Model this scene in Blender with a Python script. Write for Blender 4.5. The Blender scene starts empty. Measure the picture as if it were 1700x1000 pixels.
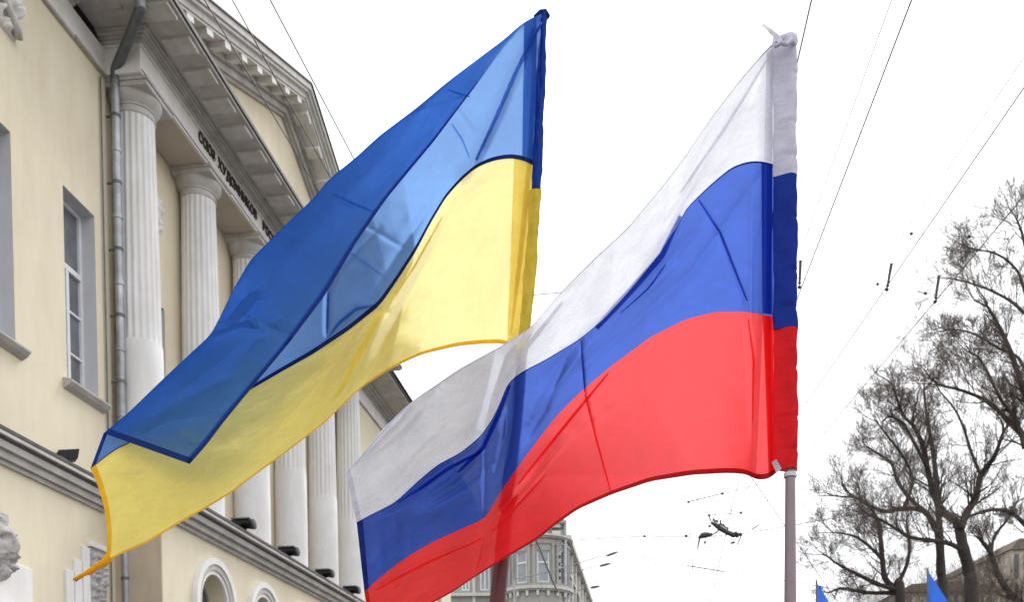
import bpy, math, random
import numpy as np
from mathutils import Vector, Matrix, noise
random.seed(7); rng = np.random.default_rng(7)
S = bpy.context.scene
COL = S.collection
# ------------------------------------------------------------------ camera
F_PX, CX, YH = 1650.0, 900.2, 1339.0
ROLL, PITCH, TH = 0.0086, -0.0314, 0.1098
EYE = 1.7
c_, s_ = math.cos(ROLL), math.sin(ROLL)
FW = np.array([0, math.cos(PITCH), math.sin(PITCH)])
U0 = np.array([0, -math.sin(PITCH), math.cos(PITCH)]); R0 = np.array([1.0, 0, 0])
RT = c_*R0 - s_*U0; UP = s_*R0 + c_*U0
cam_d = bpy.data.cameras.new('camera'); cam = bpy.data.objects.new('camera', cam_d); COL.objects.link(cam)
cam.matrix_world = Matrix(((RT[0], UP[0], -FW[0], 0), (RT[1], UP[1], -FW[1], 0), (RT[2], UP[2], -FW[2], EYE), (0, 0, 0, 1)))
cam_d.sensor_width = 36; cam_d.sensor_fit = 'HORIZONTAL'; cam_d.lens = 36*F_PX/1700
cam_d.shift_x = (850-CX)/1700; cam_d.shift_y = (YH-500)/1700
cam_d.clip_start = 0.05; cam_d.clip_end = 3000
S.camera = cam
cam_d.dof.use_dof = True; cam_d.dof.focus_distance = 2.3; cam_d.dof.aperture_fstop = 12
# ------------------------------------------------------------------ world: bright overcast
W = bpy.data.worlds.new('World'); S.world = W; W.use_nodes = True
nt = W.node_tree; nt.nodes.clear()
out = nt.nodes.new('ShaderNodeOutputWorld'); bg = nt.nodes.new('ShaderNodeBackground'); bg.inputs[1].default_value = 0.1
sky = nt.nodes.new('ShaderNodeTexSky'); sky.sky_type = 'NISHITA'; sky.sun_disc = False
SUN_EL, SUN_AZ = math.radians(48), math.radians(35)      # azimuth from +Y towards +X
sky.sun_elevation = SUN_EL; sky.sun_rotation = SUN_AZ
tc = nt.nodes.new('ShaderNodeTexCoord'); nz = nt.nodes.new('ShaderNodeTexNoise'); nz.inputs['Scale'].default_value = 1.6; nz.inputs['Detail'].default_value = 4
cr = nt.nodes.new('ShaderNodeValToRGB')
cr.color_ramp.elements[0].position = .25; cr.color_ramp.elements[0].color = (.90, .92, .96, 1)
cr.color_ramp.elements[1].position = .75; cr.color_ramp.elements[1].color = (1, 1, 1, 1)
mul = nt.nodes.new('ShaderNodeVectorMath'); mul.operation = 'SCALE'; mul.inputs['Scale'].default_value = 13.5
mx = nt.nodes.new('ShaderNodeMix'); mx.data_type = 'RGBA'; mx.inputs[0].default_value = .93
L = nt.links.new
L(tc.outputs['Generated'], nz.inputs['Vector']); L(nz.outputs['Fac'], cr.inputs[0]); L(cr.outputs[0], mul.inputs[0])
L(sky.outputs[0], mx.inputs[6]); L(mul.outputs[0], mx.inputs[7]); L(mx.outputs[2], bg.inputs[0]); L(bg.outputs[0], out.inputs[0])
sl = bpy.data.lights.new('sun', 'SUN'); sl.energy = 1.5; sl.angle = math.radians(22); sl.color = (1, .97, .92)
so = bpy.data.objects.new('sun', sl); COL.objects.link(so)
sd = Vector((math.sin(SUN_AZ)*math.cos(SUN_EL), math.cos(SUN_AZ)*math.cos(SUN_EL), math.sin(SUN_EL)))
so.rotation_euler = sd.to_track_quat('Z', 'Y').to_euler()
S.view_settings.view_transform = 'Standard'; S.view_settings.look = 'None'
S.view_settings.exposure = 0.42; S.view_settings.gamma = 1; S.view_settings.use_curve_mapping = False
S.render.engine = 'CYCLES'
S.cycles.max_bounces = 10; S.cycles.transparent_max_bounces = 16; S.cycles.transmission_bounces = 8; S.cycles.diffuse_bounces = 5

# ------------------------------------------------------------------ helpers
def PX(x, y, D):      # world point seen at photo pixel (x, y), D metres ahead
    p = D*(FW + RT*(x-CX)/F_PX + UP*(YH-y)/F_PX)
    return np.array([p[0], p[1], p[2]+EYE])
NV = np.array([math.cos(TH), -math.sin(TH), 0]); SV = np.array([math.sin(TH), math.cos(TH), 0])
def LW(n, s, z):      # facade frame (n out of the wall, s along the street, z above eye) to world
    return n*NV + s*SV + np.array([0, 0, z+EYE])

def tag(o, label=None, cat=None, group=None, kind=None):
    if label: o['label'] = label
    if cat: o['category'] = cat
    if group: o['group'] = group
    if kind: o['kind'] = kind
    return o
def link(name, me, parent=None):
    o = bpy.data.objects.new(name, me); COL.objects.link(o)
    if parent is not None: o.parent = parent
    return o
def thing(name, label, cat, loc=(0, 0, 0), rz=0, group=None):
    o = link(name, None); o.location = loc; o.rotation_euler = (0, 0, rz); o.empty_display_size = .2
    return tag(o, label, cat, group)
class MB:
    def __init__(s): s.v = []; s.f = []; s.uv = None
    def add(s, vs, fs):
        k = len(s.v); s.v += [tuple(map(float, p)) for p in vs]; s.f += [tuple(i+k for i in f) for f in fs]; return s
    def box(s, x0, x1, y0, y1, z0, z1, M=None):
        x0, x1 = min(x0, x1), max(x0, x1); y0, y1 = min(y0, y1), max(y0, y1); z0, z1 = min(z0, z1), max(z0, z1)
        vs = [(x0,y0,z0),(x1,y0,z0),(x1,y1,z0),(x0,y1,z0),(x0,y0,z1),(x1,y0,z1),(x1,y1,z1),(x0,y1,z1)]
        if M is not None: vs = [tuple(M @ Vector(v)) for v in vs]
        return s.add(vs, [(0,3,2,1),(4,5,6,7),(0,1,5,4),(1,2,6,5),(2,3,7,6),(3,0,4,7)])
    def prism(s, poly, axis, a, b):
        # poly = 2D points in the two other axes (in order), extruded along axis from a to b
        n = len(poly)
        def P(p, t):
            return {0: (t, p[0], p[1]), 1: (p[0], t, p[1]), 2: (p[0], p[1], t)}[axis]
        vs = [P(p, a) for p in poly]+[P(p, b) for p in poly]
        fs = [(i, (i+1) % n, n+(i+1) % n, n+i) for i in range(n)]+[tuple(range(n-1, -1, -1)), tuple(range(n, 2*n))]
        return s.add(vs, fs)
    def lathe(s, cx, cy, prof, n=32, cap=True):
        k0 = []
        vs = []
        for r, z in prof:
            for i in range(n):
                a = 2*math.pi*i/n; vs.append((cx+r*math.cos(a), cy+r*math.sin(a), z))
        fs = []
        for j in range(len(prof)-1):
            for i in range(n):
                fs.append((j*n+i, j*n+(i+1) % n, (j+1)*n+(i+1) % n, (j+1)*n+i))
        if cap: fs += [tuple(range(n-1, -1, -1)), tuple(range((len(prof)-1)*n, len(prof)*n))]
        return s.add(vs, fs)
    def tube(s, pts, rads, n=6, cap=True):
        pts = [Vector(p) for p in pts]
        if not hasattr(rads, '__len__'): rads = [rads]*len(pts)
        vs = []; ref = None
        for i, p in enumerate(pts):
            t = (pts[min(i+1, len(pts)-1)]-pts[max(i-1, 0)])
            t = t.normalized() if t.length > 1e-9 else Vector((0, 0, 1))
            if ref is None: ref = t.orthogonal().normalized()
            a = (ref - t*ref.dot(t)); a = a.normalized() if a.length > 1e-6 else t.orthogonal().normalized()
            ref = a; b = t.cross(a)
            for k in range(n):
                an = 2*math.pi*k/n; vs.append(p+(a*math.cos(an)+b*math.sin(an))*rads[i])
        fs = []
        for i in range(len(pts)-1):
            for k in range(n):
                fs.append((i*n+k, i*n+(k+1) % n, (i+1)*n+(k+1) % n, (i+1)*n+k))
        if cap: fs += [tuple(range(n-1, -1, -1)), tuple(range((len(pts)-1)*n, len(pts)*n))]
        return s.add(vs, fs)
    def mesh(s, name, mat, smooth=False, fix=True):
        me = bpy.data.meshes.new(name); me.from_pydata(s.v, [], s.f); me.materials.append(mat)
        if smooth:
            me.polygons.foreach_set('use_smooth', [True]*len(me.polygons))
        me.update(); return me
    def build(s, name, mat, parent=None, smooth=False, bevel=0):
        o = link(name, s.mesh(name, mat, smooth), parent)
        if smooth == 'auto':
            try: o.data.set_sharp_from_angle(angle=math.radians(35))
            except Exception: pass
        if bevel:
            m = o.modifiers.new('bevel', 'BEVEL'); m.width = bevel; m.segments = 2; m.limit_method = 'ANGLE'
        return o
# ------------------------------------------------------------------ materials
MATS = {}
def mat(name, col, rough=.8, metal=0, var=.12, vscale=2.0, col2=None, bump=.1, bscale=40, streak=0, spec=.3, stain=None, coord='Object'):
    m = bpy.data.materials.new(name); m.use_nodes = True; t = m.node_tree; b = t.nodes['Principled BSDF']
    b.inputs['Roughness'].default_value = rough; b.inputs['Metallic'].default_value = metal; b.inputs['Specular IOR Level'].default_value = spec
    tc = t.nodes.new('ShaderNodeTexCoord'); n = t.nodes.new('ShaderNodeTexNoise'); n.inputs['Scale'].default_value = vscale; n.inputs['Detail'].default_value = 8; n.inputs['Roughness'].default_value = .65
    r = t.nodes.new('ShaderNodeValToRGB'); r.color_ramp.elements[0].position = .3; r.color_ramp.elements[1].position = .7
    c2 = col2 or tuple(max(0, x*(1-var*2)) for x in col)
    r.color_ramp.elements[0].color = (*c2, 1); r.color_ramp.elements[1].color = (*col, 1)
    t.links.new(tc.outputs[coord], n.inputs['Vector']); t.links.new(n.outputs['Fac'], r.inputs[0])
    last = r.outputs[0]
    if streak:
        mp = t.nodes.new('ShaderNodeMapping'); mp.inputs['Scale'].default_value = (1.5, 1.5, .35)
        n2 = t.nodes.new('ShaderNodeTexNoise'); n2.inputs['Scale'].default_value = 1.6; n2.inputs['Detail'].default_value = 9; n2.inputs['Roughness'].default_value = .7
        r2 = t.nodes.new('ShaderNodeValToRGB'); r2.color_ramp.elements[0].position = .35; r2.color_ramp.elements[1].position = .6
        v = 1-streak; r2.color_ramp.elements[0].color = (v, v*.985, v*.96, 1); r2.color_ramp.elements[1].color = (1, 1, 1, 1)
        mm = t.nodes.new('ShaderNodeMix'); mm.data_type = 'RGBA'; mm.blend_type = 'MULTIPLY'; mm.inputs[0].default_value = 1
        t.links.new(tc.outputs[coord], mp.inputs[0]); t.links.new(mp.outputs[0], n2.inputs['Vector']); t.links.new(n2.outputs['Fac'], r2.inputs[0])
        t.links.new(last, mm.inputs[6]); t.links.new(r2.outputs[0], mm.inputs[7]); last = mm.outputs[2]
    if stain:
        n3 = t.nodes.new('ShaderNodeTexNoise'); n3.inputs['Scale'].default_value = stain[0]; n3.inputs['Detail'].default_value = 10; n3.inputs['Roughness'].default_value = .75
        r3 = t.nodes.new('ShaderNodeValToRGB'); r3.color_ramp.elements[0].position = stain[1]; r3.color_ramp.elements[1].position = stain[1]+.07
        r3.color_ramp.elements[0].color = (0, 0, 0, 1); r3.color_ramp.elements[1].color = (stain[2],)*3+(1,)
        mm = t.nodes.new('ShaderNodeMix'); mm.data_type = 'RGBA'
        t.links.new(tc.outputs[coord], n3.inputs['Vector']); t.links.new(n3.outputs['Fac'], r3.inputs[0]); t.links.new(r3.outputs[0], mm.inputs[0])
        t.links.new(last, mm.inputs[6]); mm.inputs[7].default_value = (*stain[3], 1); last = mm.outputs[2]
    t.links.new(last, b.inputs['Base Color'])
    if bump:
        nb = t.nodes.new('ShaderNodeTexNoise'); nb.inputs['Scale'].default_value = bscale; nb.inputs['Detail'].default_value = 5
        bp = t.nodes.new('ShaderNodeBump'); bp.inputs['Strength'].default_value = bump; bp.inputs['Distance'].default_value = .01
        t.links.new(tc.outputs[coord], nb.inputs['Vector']); t.links.new(nb.outputs['Fac'], bp.inputs['Height']); t.links.new(bp.outputs[0], b.inputs['Normal'])
    MATS[name] = m; return m
M_YEL = mat('yellow_stucco', (.74, .675, .52), .9, col2=(.68, .60, .475), vscale=.55, streak=.07, bump=.25, stain=(1.7, .64, .5, (.45, .40, .31)))
M_YELSHADE = mat('shaded_yellow_stucco', (.56, .47, .37), .9, var=.07, vscale=1.1, streak=.15, bump=.25)  # wall stucco darkened: shade of the side face painted into the colour
M_WHITE = mat('white_paint_plaster', (.80, .79, .785), .8, var=.04, vscale=1.5, streak=.10, bump=.2, bscale=25)
M_COLW = mat('white_column_plaster', (.80, .795, .80), .8, var=.05, vscale=1.3, streak=.12, bump=.25, bscale=25)
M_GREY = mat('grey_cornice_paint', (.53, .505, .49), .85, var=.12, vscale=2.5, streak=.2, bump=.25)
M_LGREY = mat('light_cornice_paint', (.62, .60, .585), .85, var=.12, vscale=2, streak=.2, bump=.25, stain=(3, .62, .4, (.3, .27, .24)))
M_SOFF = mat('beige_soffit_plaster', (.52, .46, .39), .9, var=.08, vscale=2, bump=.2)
M_FLASH = mat('weathered_metal_flashing', (.10, .095, .095), .55, metal=.4, var=.2, vscale=6)
M_ROOF = mat('dark_roof_metal', (.06, .058, .06), .5, metal=.5, var=.2, vscale=4)
M_PIPE = mat('galvanised_pipe', (.50, .52, .56), .45, metal=.55, var=.22, vscale=3, streak=.3, bump=.1, bscale=12)
M_PIPED = mat('painted_dark_pipe', (.17, .18, .185), .5, metal=.4, var=.2, vscale=5)
M_LET = mat('dark_bronze_letter', (.055, .045, .04), .5, metal=.3, var=.2, vscale=8)
M_FRAME = mat('white_window_frame', (.76, .77, .80), .5, var=.05, vscale=4, bump=0)
M_REV = mat('pale_grey_reveal', (.58, .58, .61), .8, var=.05, vscale=2, bump=.1)
M_BLACK = mat('black_lamp_metal', (.018, .018, .02), .4, metal=.2, var=.2, vscale=8)
M_CARVE = mat('carved_grimy_stone', (.60, .585, .59), .9, col2=(.33, .31, .31), vscale=9, streak=.15, bump=.4, stain=(7, .55, .6, (.2, .18, .17)))
M_DARK = mat('dark_interior', (.035, .032, .03), .9, var=.3, vscale=1)
M_GLASSD = mat('window_glass_dark', (.09, .10, .11), .08, var=.25, vscale=1.3, bump=0, spec=.6)
M_GLASSL = mat('window_glass_pale', (.30, .34, .37), .12, var=.2, vscale=1.3, bump=0, spec=.6)
M_CURT = mat('curtained_glass', (.20, .21, .23), .2, var=.25, vscale=2.2, bump=0, spec=.5)
M_WIRE = mat('dark_wire', (.06, .06, .063), .5, metal=.3, var=.1, vscale=3, bump=0)
M_BARK = mat('dark_bark', (.085, .070, .064), .95, var=.25, vscale=9, bump=.5, bscale=30)
M_TWIG = mat('twig_bark', (.17, .135, .12), .95, var=.2, vscale=3, bump=0)
M_ASPH = mat('asphalt', (.055, .055, .057), .9, var=.15, vscale=.6, bump=.4, bscale=60)
M_PAVE = mat('pavement_concrete', (.24, .235, .225), .9, var=.12, vscale=.8, bump=.3, bscale=30)
M_KERB = mat('granite_kerb', (.30, .28, .27), .85, var=.15, vscale=5)
M_LINE = mat('road_paint', (.75, .75, .73), .7, var=.1, vscale=4)
M_EARTH = mat('dry_earth', (.16, .14, .10), .95, var=.2, vscale=.2)
M_POLE = mat('mauve_grey_pole_paint', (.27, .215, .235), .4, var=.12, vscale=14, metal=.15, bump=.05, bscale=60)
M_POLER = mat('burgundy_pole_paint', (.13, .03, .035), .38, var=.15, vscale=10, bump=.05, bscale=60)

def cloth(name, dif, tra, clear=.05, weave=.8, mixf=.58, fwd=0.0, fcol=None):
    m = bpy.data.materials.new(name); m.use_nodes = True; t = m.node_tree; t.nodes.clear()
    o = t.nodes.new('ShaderNodeOutputMaterial'); d = t.nodes.new('ShaderNodeBsdfDiffuse'); tr = t.nodes.new('ShaderNodeBsdfTranslucent')
    g = t.nodes.new('ShaderNodeBsdfGlossy'); g.inputs['Roughness'].default_value = .5; g.inputs['Color'].default_value = (1, 1, 1, 1)
    tp = t.nodes.new('ShaderNodeBsdfTransparent')
    tc = t.nodes.new('ShaderNodeTexCoord')
    n = t.nodes.new('ShaderNodeTexNoise'); n.inputs['Scale'].default_value = 9; n.inputs['Detail'].default_value = 9; n.inputs['Roughness'].default_value = .75
    n2 = t.nodes.new('ShaderNodeTexNoise'); n2.inputs['Scale'].default_value = 520; n2.inputs['Detail'].default_value = 2
    t.links.new(tc.outputs['UV'], n.inputs['Vector']); t.links.new(tc.outputs['Object'], n2.inputs['Vector'])
    ad = t.nodes.new('ShaderNodeMath'); ad.operation = 'MULTIPLY_ADD'; ad.inputs[1].default_value = .8
    t.links.new(n2.outputs['Fac'], ad.inputs[0]); t.links.new(n.outputs['Fac'], ad.inputs[2])
    for node, c in ((d, dif), (tr, tra)):
        r = t.nodes.new('ShaderNodeValToRGB'); r.color_ramp.elements[0].position = .6; r.color_ramp.elements[1].position = 1.2 if False else 1.0; r.color_ramp.elements[0].position = .62
        r.color_ramp.elements[0].color = (*[x*(1-.26*weave) for x in c], 1); r.color_ramp.elements[1].color = (*[min(1, x*(1+.12*weave)) for x in c], 1)
        t.links.new(ad.outputs[0], r.inputs[0]); t.links.new(r.outputs[0], node.inputs['Color'])
    # fine crumple + thread relief
    mp = t.nodes.new('ShaderNodeMapping'); mp.inputs['Scale'].default_value = (1, 3.2, 1); mp.inputs['Rotation'].default_value = (0, 0, .5)
    nb = t.nodes.new('ShaderNodeTexNoise'); nb.inputs['Scale'].default_value = 7; nb.inputs['Detail'].default_value = 6; nb.inputs['Distortion'].default_value = 1.2
    b1 = t.nodes.new('ShaderNodeBump'); b1.inputs['Strength'].default_value = .22; b1.inputs['Distance'].default_value = .012
    t.links.new(tc.outputs['UV'], mp.inputs[0]); t.links.new(mp.outputs[0], nb.inputs['Vector']); t.links.new(nb.outputs['Fac'], b1.inputs['Height'])
    b2 = t.nodes.new('ShaderNodeBump'); b2.inputs['Strength'].default_value = .25; b2.inputs['Distance'].default_value = .001
    t.links.new(n2.outputs['Fac'], b2.inputs['Height']); t.links.new(b1.outputs[0], b2.inputs['Normal'])
    for node in (d, tr, g): t.links.new(b2.outputs[0], node.inputs['Normal'])
    a1 = t.nodes.new('ShaderNodeMixShader'); a1.inputs[0].default_value = mixf; t.links.new(d.outputs[0], a1.inputs[1]); t.links.new(tr.outputs[0], a1.inputs[2])
    a2 = t.nodes.new('ShaderNodeMixShader'); a2.inputs[0].default_value = .006; t.links.new(a1.outputs[0], a2.inputs[1]); t.links.new(g.outputs[0], a2.inputs[2])
    a3 = t.nodes.new('ShaderNodeMixShader'); a3.inputs[0].default_value = clear
    if fwd:      # light scattered forward through the weave
        rf_ = t.nodes.new('ShaderNodeBsdfRefraction'); rf_.inputs['IOR'].default_value = 1.16; rf_.inputs['Roughness'].default_value = .52; rf_.inputs['Color'].default_value = (*(fcol or tra), 1)
        a4 = t.nodes.new('ShaderNodeMixShader'); a4.inputs[0].default_value = fwd; t.links.new(a2.outputs[0], a4.inputs[1]); t.links.new(rf_.outputs[0], a4.inputs[2]); a2 = a4
    t.links.new(a2.outputs[0], a3.inputs[1]); t.links.new(tp.outputs[0], a3.inputs[2])
    t.links.new(a3.outputs[0], o.inputs[0]); return m
C_UBLUE = cloth('sky_blue_nylon', (.014, .088, .42), (.15, .36, .80), .012, mixf=.58, fwd=.30, fcol=(.32, .51, .84))
C_UYEL = cloth('yellow_nylon', (.94, .74, .08), (.98, .80, .27), .008, mixf=.52, fwd=.30, fcol=(.99, .87, .60))
C_UBLUEH = cloth('navy_hem_thread', (.012, .04, .22), (.02, .06, .3), .0)
C_UYELH = cloth('amber_hem_cloth', (.78, .46, .02), (.85, .52, .04), .0)
C_WHITE = cloth('white_nylon', (.80, .80, .87), (.78, .78, .84), .01, fwd=.22, fcol=(.80, .82, .86))
C_RBLUE = cloth('royal_blue_nylon', (.004, .032, .31), (.035, .11, .66), .012, fwd=.28, fcol=(.14, .25, .74))
C_WHITES = cloth('shaded_white_cloth', (.60, .58, .68), (.8, .8, .88), .0, mixf=.25)  # white cloth with its grey-mauve shade painted into the colour
C_RBLUES = cloth('shaded_blue_sleeve_cloth', (.008, .03, .26), (.04, .08, .5), .0, mixf=.2)  # stripe blue darkened for the shade of doubled cloth and pole
C_REDS = cloth('shaded_red_sleeve_cloth', (.74, .015, .022), (1.0, .03, .04), .0, mixf=.4)  # stripe red darkened the same way, sleeve shade held in the colour
C_RED = cloth('red_nylon', (.97, .008, .012), (1.0, .025, .03), .003, fwd=.26, fcol=(1.0, .24, .25))
C_REDH = cloth('red_hem_cloth', (.5, .012, .016), (.6, .02, .025), .0)
C_RBLUEH = cloth('dark_blue_hem_cloth', (.008, .02, .16), (.012, .03, .22), .0)
C_WHITEH = cloth('white_hem_cloth', (.62, .6, .68), (.55, .53, .62), .0)
C_SBLUE = cloth('small_blue_flag_nylon', (.03, .12, .55), (.06, .22, .85), .02)
C_UBLUES = cloth('deep_blue_sleeve_cloth', (.015, .07, .40), (.03, .10, .5), .0)
C_GOLD = cloth('gold_sleeve_cloth', (.66, .50, .06), (.75, .58, .10), .0, mixf=.4)

# ================================================================== SETTING
gz = 0.0
def ground_sheet(name, n0, n1, s0, s1, z, m, nn=1, ns=1):
    b = MB(); vs = []; fs = []
    for i in range(nn+1):
        for j in range(ns+1):
            vs.append(LW(n0+(n1-n0)*i/nn, s0+(s1-s0)*j/ns, z-EYE))
    for i in range(nn):
        for j in range(ns):
            a = i*(ns+1)+j; fs.append((a, a+ns+1, a+ns+2, a+1))
    b.add(vs, fs); return tag(b.build(name, m), kind='structure')
ground_sheet('ground', -900, 900, -900, 1500, -0.02, M_EARTH)
ground_sheet('road', -5.2, 6.5, -60, 400, 0.0, M_ASPH)
for nm, a, b2 in (('pavement', -9.58, -5.4), ('pavement', 6.7, 11.5)):
    k = MB(); vs = [LW(n, s, z-EYE) for n in (a, b2) for s in (-60, 400) for z in (-.02, .12)]
    k.add(vs, [(0,1,3,2),(4,6,7,5),(0,4,5,1),(2,3,7,6),(1,5,7,3),(0,2,6,4)]); tag(k.build(nm, M_PAVE), kind='structure')
for a, b2 in ((-5.4, -5.2), (6.5, 6.7)):
    k = MB(); vs = [LW(n, s, z-EYE) for n in (a, b2) for s in (-60, 400) for z in (-.02, .135)]
    k.add(vs, [(0,1,3,2),(4,6,7,5),(0,4,5,1),(2,3,7,6),(1,5,7,3),(0,2,6,4)]); tag(k.build('kerb', M_KERB), kind='structure')
k = MB()
for i in range(40):
    s0 = -40+i*9
    k.add([LW(.6, s0, .004-EYE), LW(.75, s0, .004-EYE), LW(.75, s0+3, .004-EYE), LW(.6, s0+3, .004-EYE)], [(0,1,2,3)])
tag(k.build('road_marking', M_LINE), kind='structure')

# ================================================================== COLUMNED BUILDING
N0, S0 = -10.5, 26.0
root = thing('columned_building', 'pale yellow classical building with a white six-column portico and pediment along the left side', 'building', LW(N0, S0, -EYE), -TH)
class FB(MB):         # mesh builder in the facade frame (n, s, z above eye) -> root-local
    def build(s, name, m, parent=None, smooth=False, bevel=0):
        s.v = [(x-N0, y-S0, z+EYE) for x, y, z in s.v]
        return MB.build(s, name, m, parent if parent is not None else root, smooth, bevel)
GZ = -EYE
def wall_open(b, s0, s1, z0, z1, nf, nb, ops):
    """wall front face at nf with rectangular openings (sa, sb, za, zb), reveals back to nb"""
    ss = sorted({s0, s1, *[o[0] for o in ops], *[o[1] for o in ops]}); zs = sorted({z0, z1, *[o[2] for o in ops], *[o[3] for o in ops]})
    for i in range(len(ss)-1):
        for j in range(len(zs)-1):
            cs, cz = (ss[i]+ss[i+1])/2, (zs[j]+zs[j+1])/2
            if any(o[0] < cs < o[1] and o[2] < cz < o[3] for o in ops): continue
            b.add([(nf, ss[i], zs[j]), (nf, ss[i+1], zs[j]), (nf, ss[i+1], zs[j+1]), (nf, ss[i], zs[j+1])], [(0,1,2,3)])
    b.add([(nf, s0, z0), (nf, s0, z1), (nb, s0, z1), (nb, s0, z0)], [(0,1,2,3)])
    b.add([(nf, s1, z0), (nb, s1, z0), (nb, s1, z1), (nf, s1, z1)], [(0,1,2,3)])
NW = -10.5
win_w, zs0, zs1 = 1.02, 7.2, 10.72
wing_s = [17.22-2.5*k for k in range(6)]
ops = [(s, s+win_w, zs0, zs1) for s in wing_s]
gops = [(s-.05, s+win_w+.05, -.6, 2.9) for s in wing_s[0:]]
b = FB(); wall_open(b, -2, 18.74, GZ, 13.64, NW, -10.9, ops+gops); b.build('wall', M_YEL)
FAR0, FAR1 = 33.85, 52.0
fops = [(s, s+win_w, zs0, zs1) for s in [35.6+2.6*k for k in range(6)]]
b = FB(); wall_open(b, FAR0, FAR1, GZ, 13.64, NW, -10.9, fops); b.build('wall', M_YEL)
b = FB(); b.box(-22, -11.3, -2, 52, GZ, 14.4); b.build('rear_block', M_YEL)
# portico rear wall with windows
pops = [(20.22+2.8*k, 21.16+2.8*k, 6.2, 10.3) for k in range(5)]
b = FB(); wall_open(b, 18.75, 33.84, 5.3, 13.64, -10.6, -10.98, pops); b.build('portico_wall', M_YEL)

def window(sa, sb, za, zb, nf, nb, bars=(.66, .44, .22), glass=M_GLASSD, reveal=M_REV, curt=True):
    """frame parented to the building, panes and glazing bars its sub-parts"""
    f = FB(); t = .07
    d0, d1 = nb-.06, nb+.02
    f.box(d0, d1, sa, sa+t, za, zb); f.box(d0, d1, sb-t, sb, za, zb); f.box(d0, d1, sa+t, sb-t, za, za+t); f.box(d0, d1, sa+t, sb-t, zb-t, zb)
    mid = (sa+sb)/2
    zt = za+(zb-za)*bars[0]
    f.box(d0, d1+.015, sa+t, sb-t, zt-.05, zt+.05)
    f.box(d0, d1+.01, mid-.045, mid+.045, za+t, zt-.05)
    fo = f.build('window', M_FRAME)
    for q in bars[1:]:
        g = FB(); z = za+(zb-za)*q
        g.box(d0+.01, d1-.005, sa+t, mid-.045, z-.02, z+.02); g.box(d0+.01, d1-.005, mid+.045, sb-t, z-.02, z+.02); g.build('glazing_bar', M_FRAME, fo)
    zz = [za+t]+[za+(zb-za)*q for q in sorted(bars)]+[zb-t]
    for a0, a1 in zip(zz[:-1], zz[1:]):
        for c0, c1 in ((sa+t, mid), (mid, sb-t)) if a1 <= zt+.01 else ((sa+t, sb-t),):
            g = FB(); g.box(d0+.02, d0+.03, c0, c1, a0, a1); g.build('pane', glass, fo)
    r = FB(); e = .004     # painted reveal lining
    r.add([(nf-e, sa, za), (nf-e, sa, zb), (nb, sa, zb), (nb, sa, za)], [(3,2,1,0)])
    r.add([(nf-e, sb, za), (nf-e, sb, zb), (nb, sb, zb), (nb, sb, za)], [(0,1,2,3)])
    r.add([(nf-e, sa, zb), (nf-e, sb, zb), (nb, sb, zb), (nb, sa, zb)], [(3,2,1,0)])
    r.add([(nf-e, sa, za), (nf-e, sb, za), (nb, sb, za), (nb, sa, za)], [(0,1,2,3)])
    r.build('reveal', reveal, fo)
    return fo
def sill(sa, sb, z, nf, fo, m=M_GREY):
    g = FB(); g.prism([(nf+.17, z), (nf+.17, z-.035), (nf+.11, z-.10), (nf+.002, z-.16), (nf+.002, z+.04)], 1, sa-.14, sb+.17); g.build('sill', m, fo)
for s in wing_s:
    fo = window(s, s+win_w, zs0, zs1, NW, -10.79, glass=M_CURT); sill(s, s+win_w, zs0, NW, fo)
for s in wing_s: window(s-.05, s+win_w+.05, -.6, 2.9, NW, -10.88)
for (a0, a1, z0, z1) in fops:
    fo = window(a0, a1, z0, z1, NW, -10.88); sill(a0, a1, z0, NW, fo)
for (a0, a1, z0, z1) in pops:
    fo = window(a0, a1, z0, z1, -10.6, -10.95); sill(a0, a1, z0, -10.6, fo)

# layered mouldings: (projection, z0, z1, material)
def layers(defs, nfront, s0, s1, nb, wrap0=True, wrap1=True, names=None):
    for i, (p, z0, z1, m, nm) in enumerate(defs):
        b = FB(); b.box(nb, nfront+p, s0-(p if wrap0 else 0), s1+(p if wrap1 else 0), z0, z1); b.build(nm, m, bevel=.006 if z1-z0 > .03 else 0)
# ledge on portico (front -9.13) and wing (front -10.21)
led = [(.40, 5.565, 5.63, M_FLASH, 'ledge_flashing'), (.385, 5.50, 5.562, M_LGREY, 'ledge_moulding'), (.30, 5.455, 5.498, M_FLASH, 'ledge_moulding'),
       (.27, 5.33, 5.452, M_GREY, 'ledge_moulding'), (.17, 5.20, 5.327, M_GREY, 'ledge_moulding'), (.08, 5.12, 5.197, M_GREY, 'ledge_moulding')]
GN = -9.55
layers(led, GN, 18.76, 33.9, -10.58)
lw = [(p*.72, a, c, m, n_) for p, a, c, m, n_ in led]
layers(lw, NW, -2, 18.3, -10.498, True, False); layers(lw, NW, 34.4, 52, -10.498, False, True)
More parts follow.
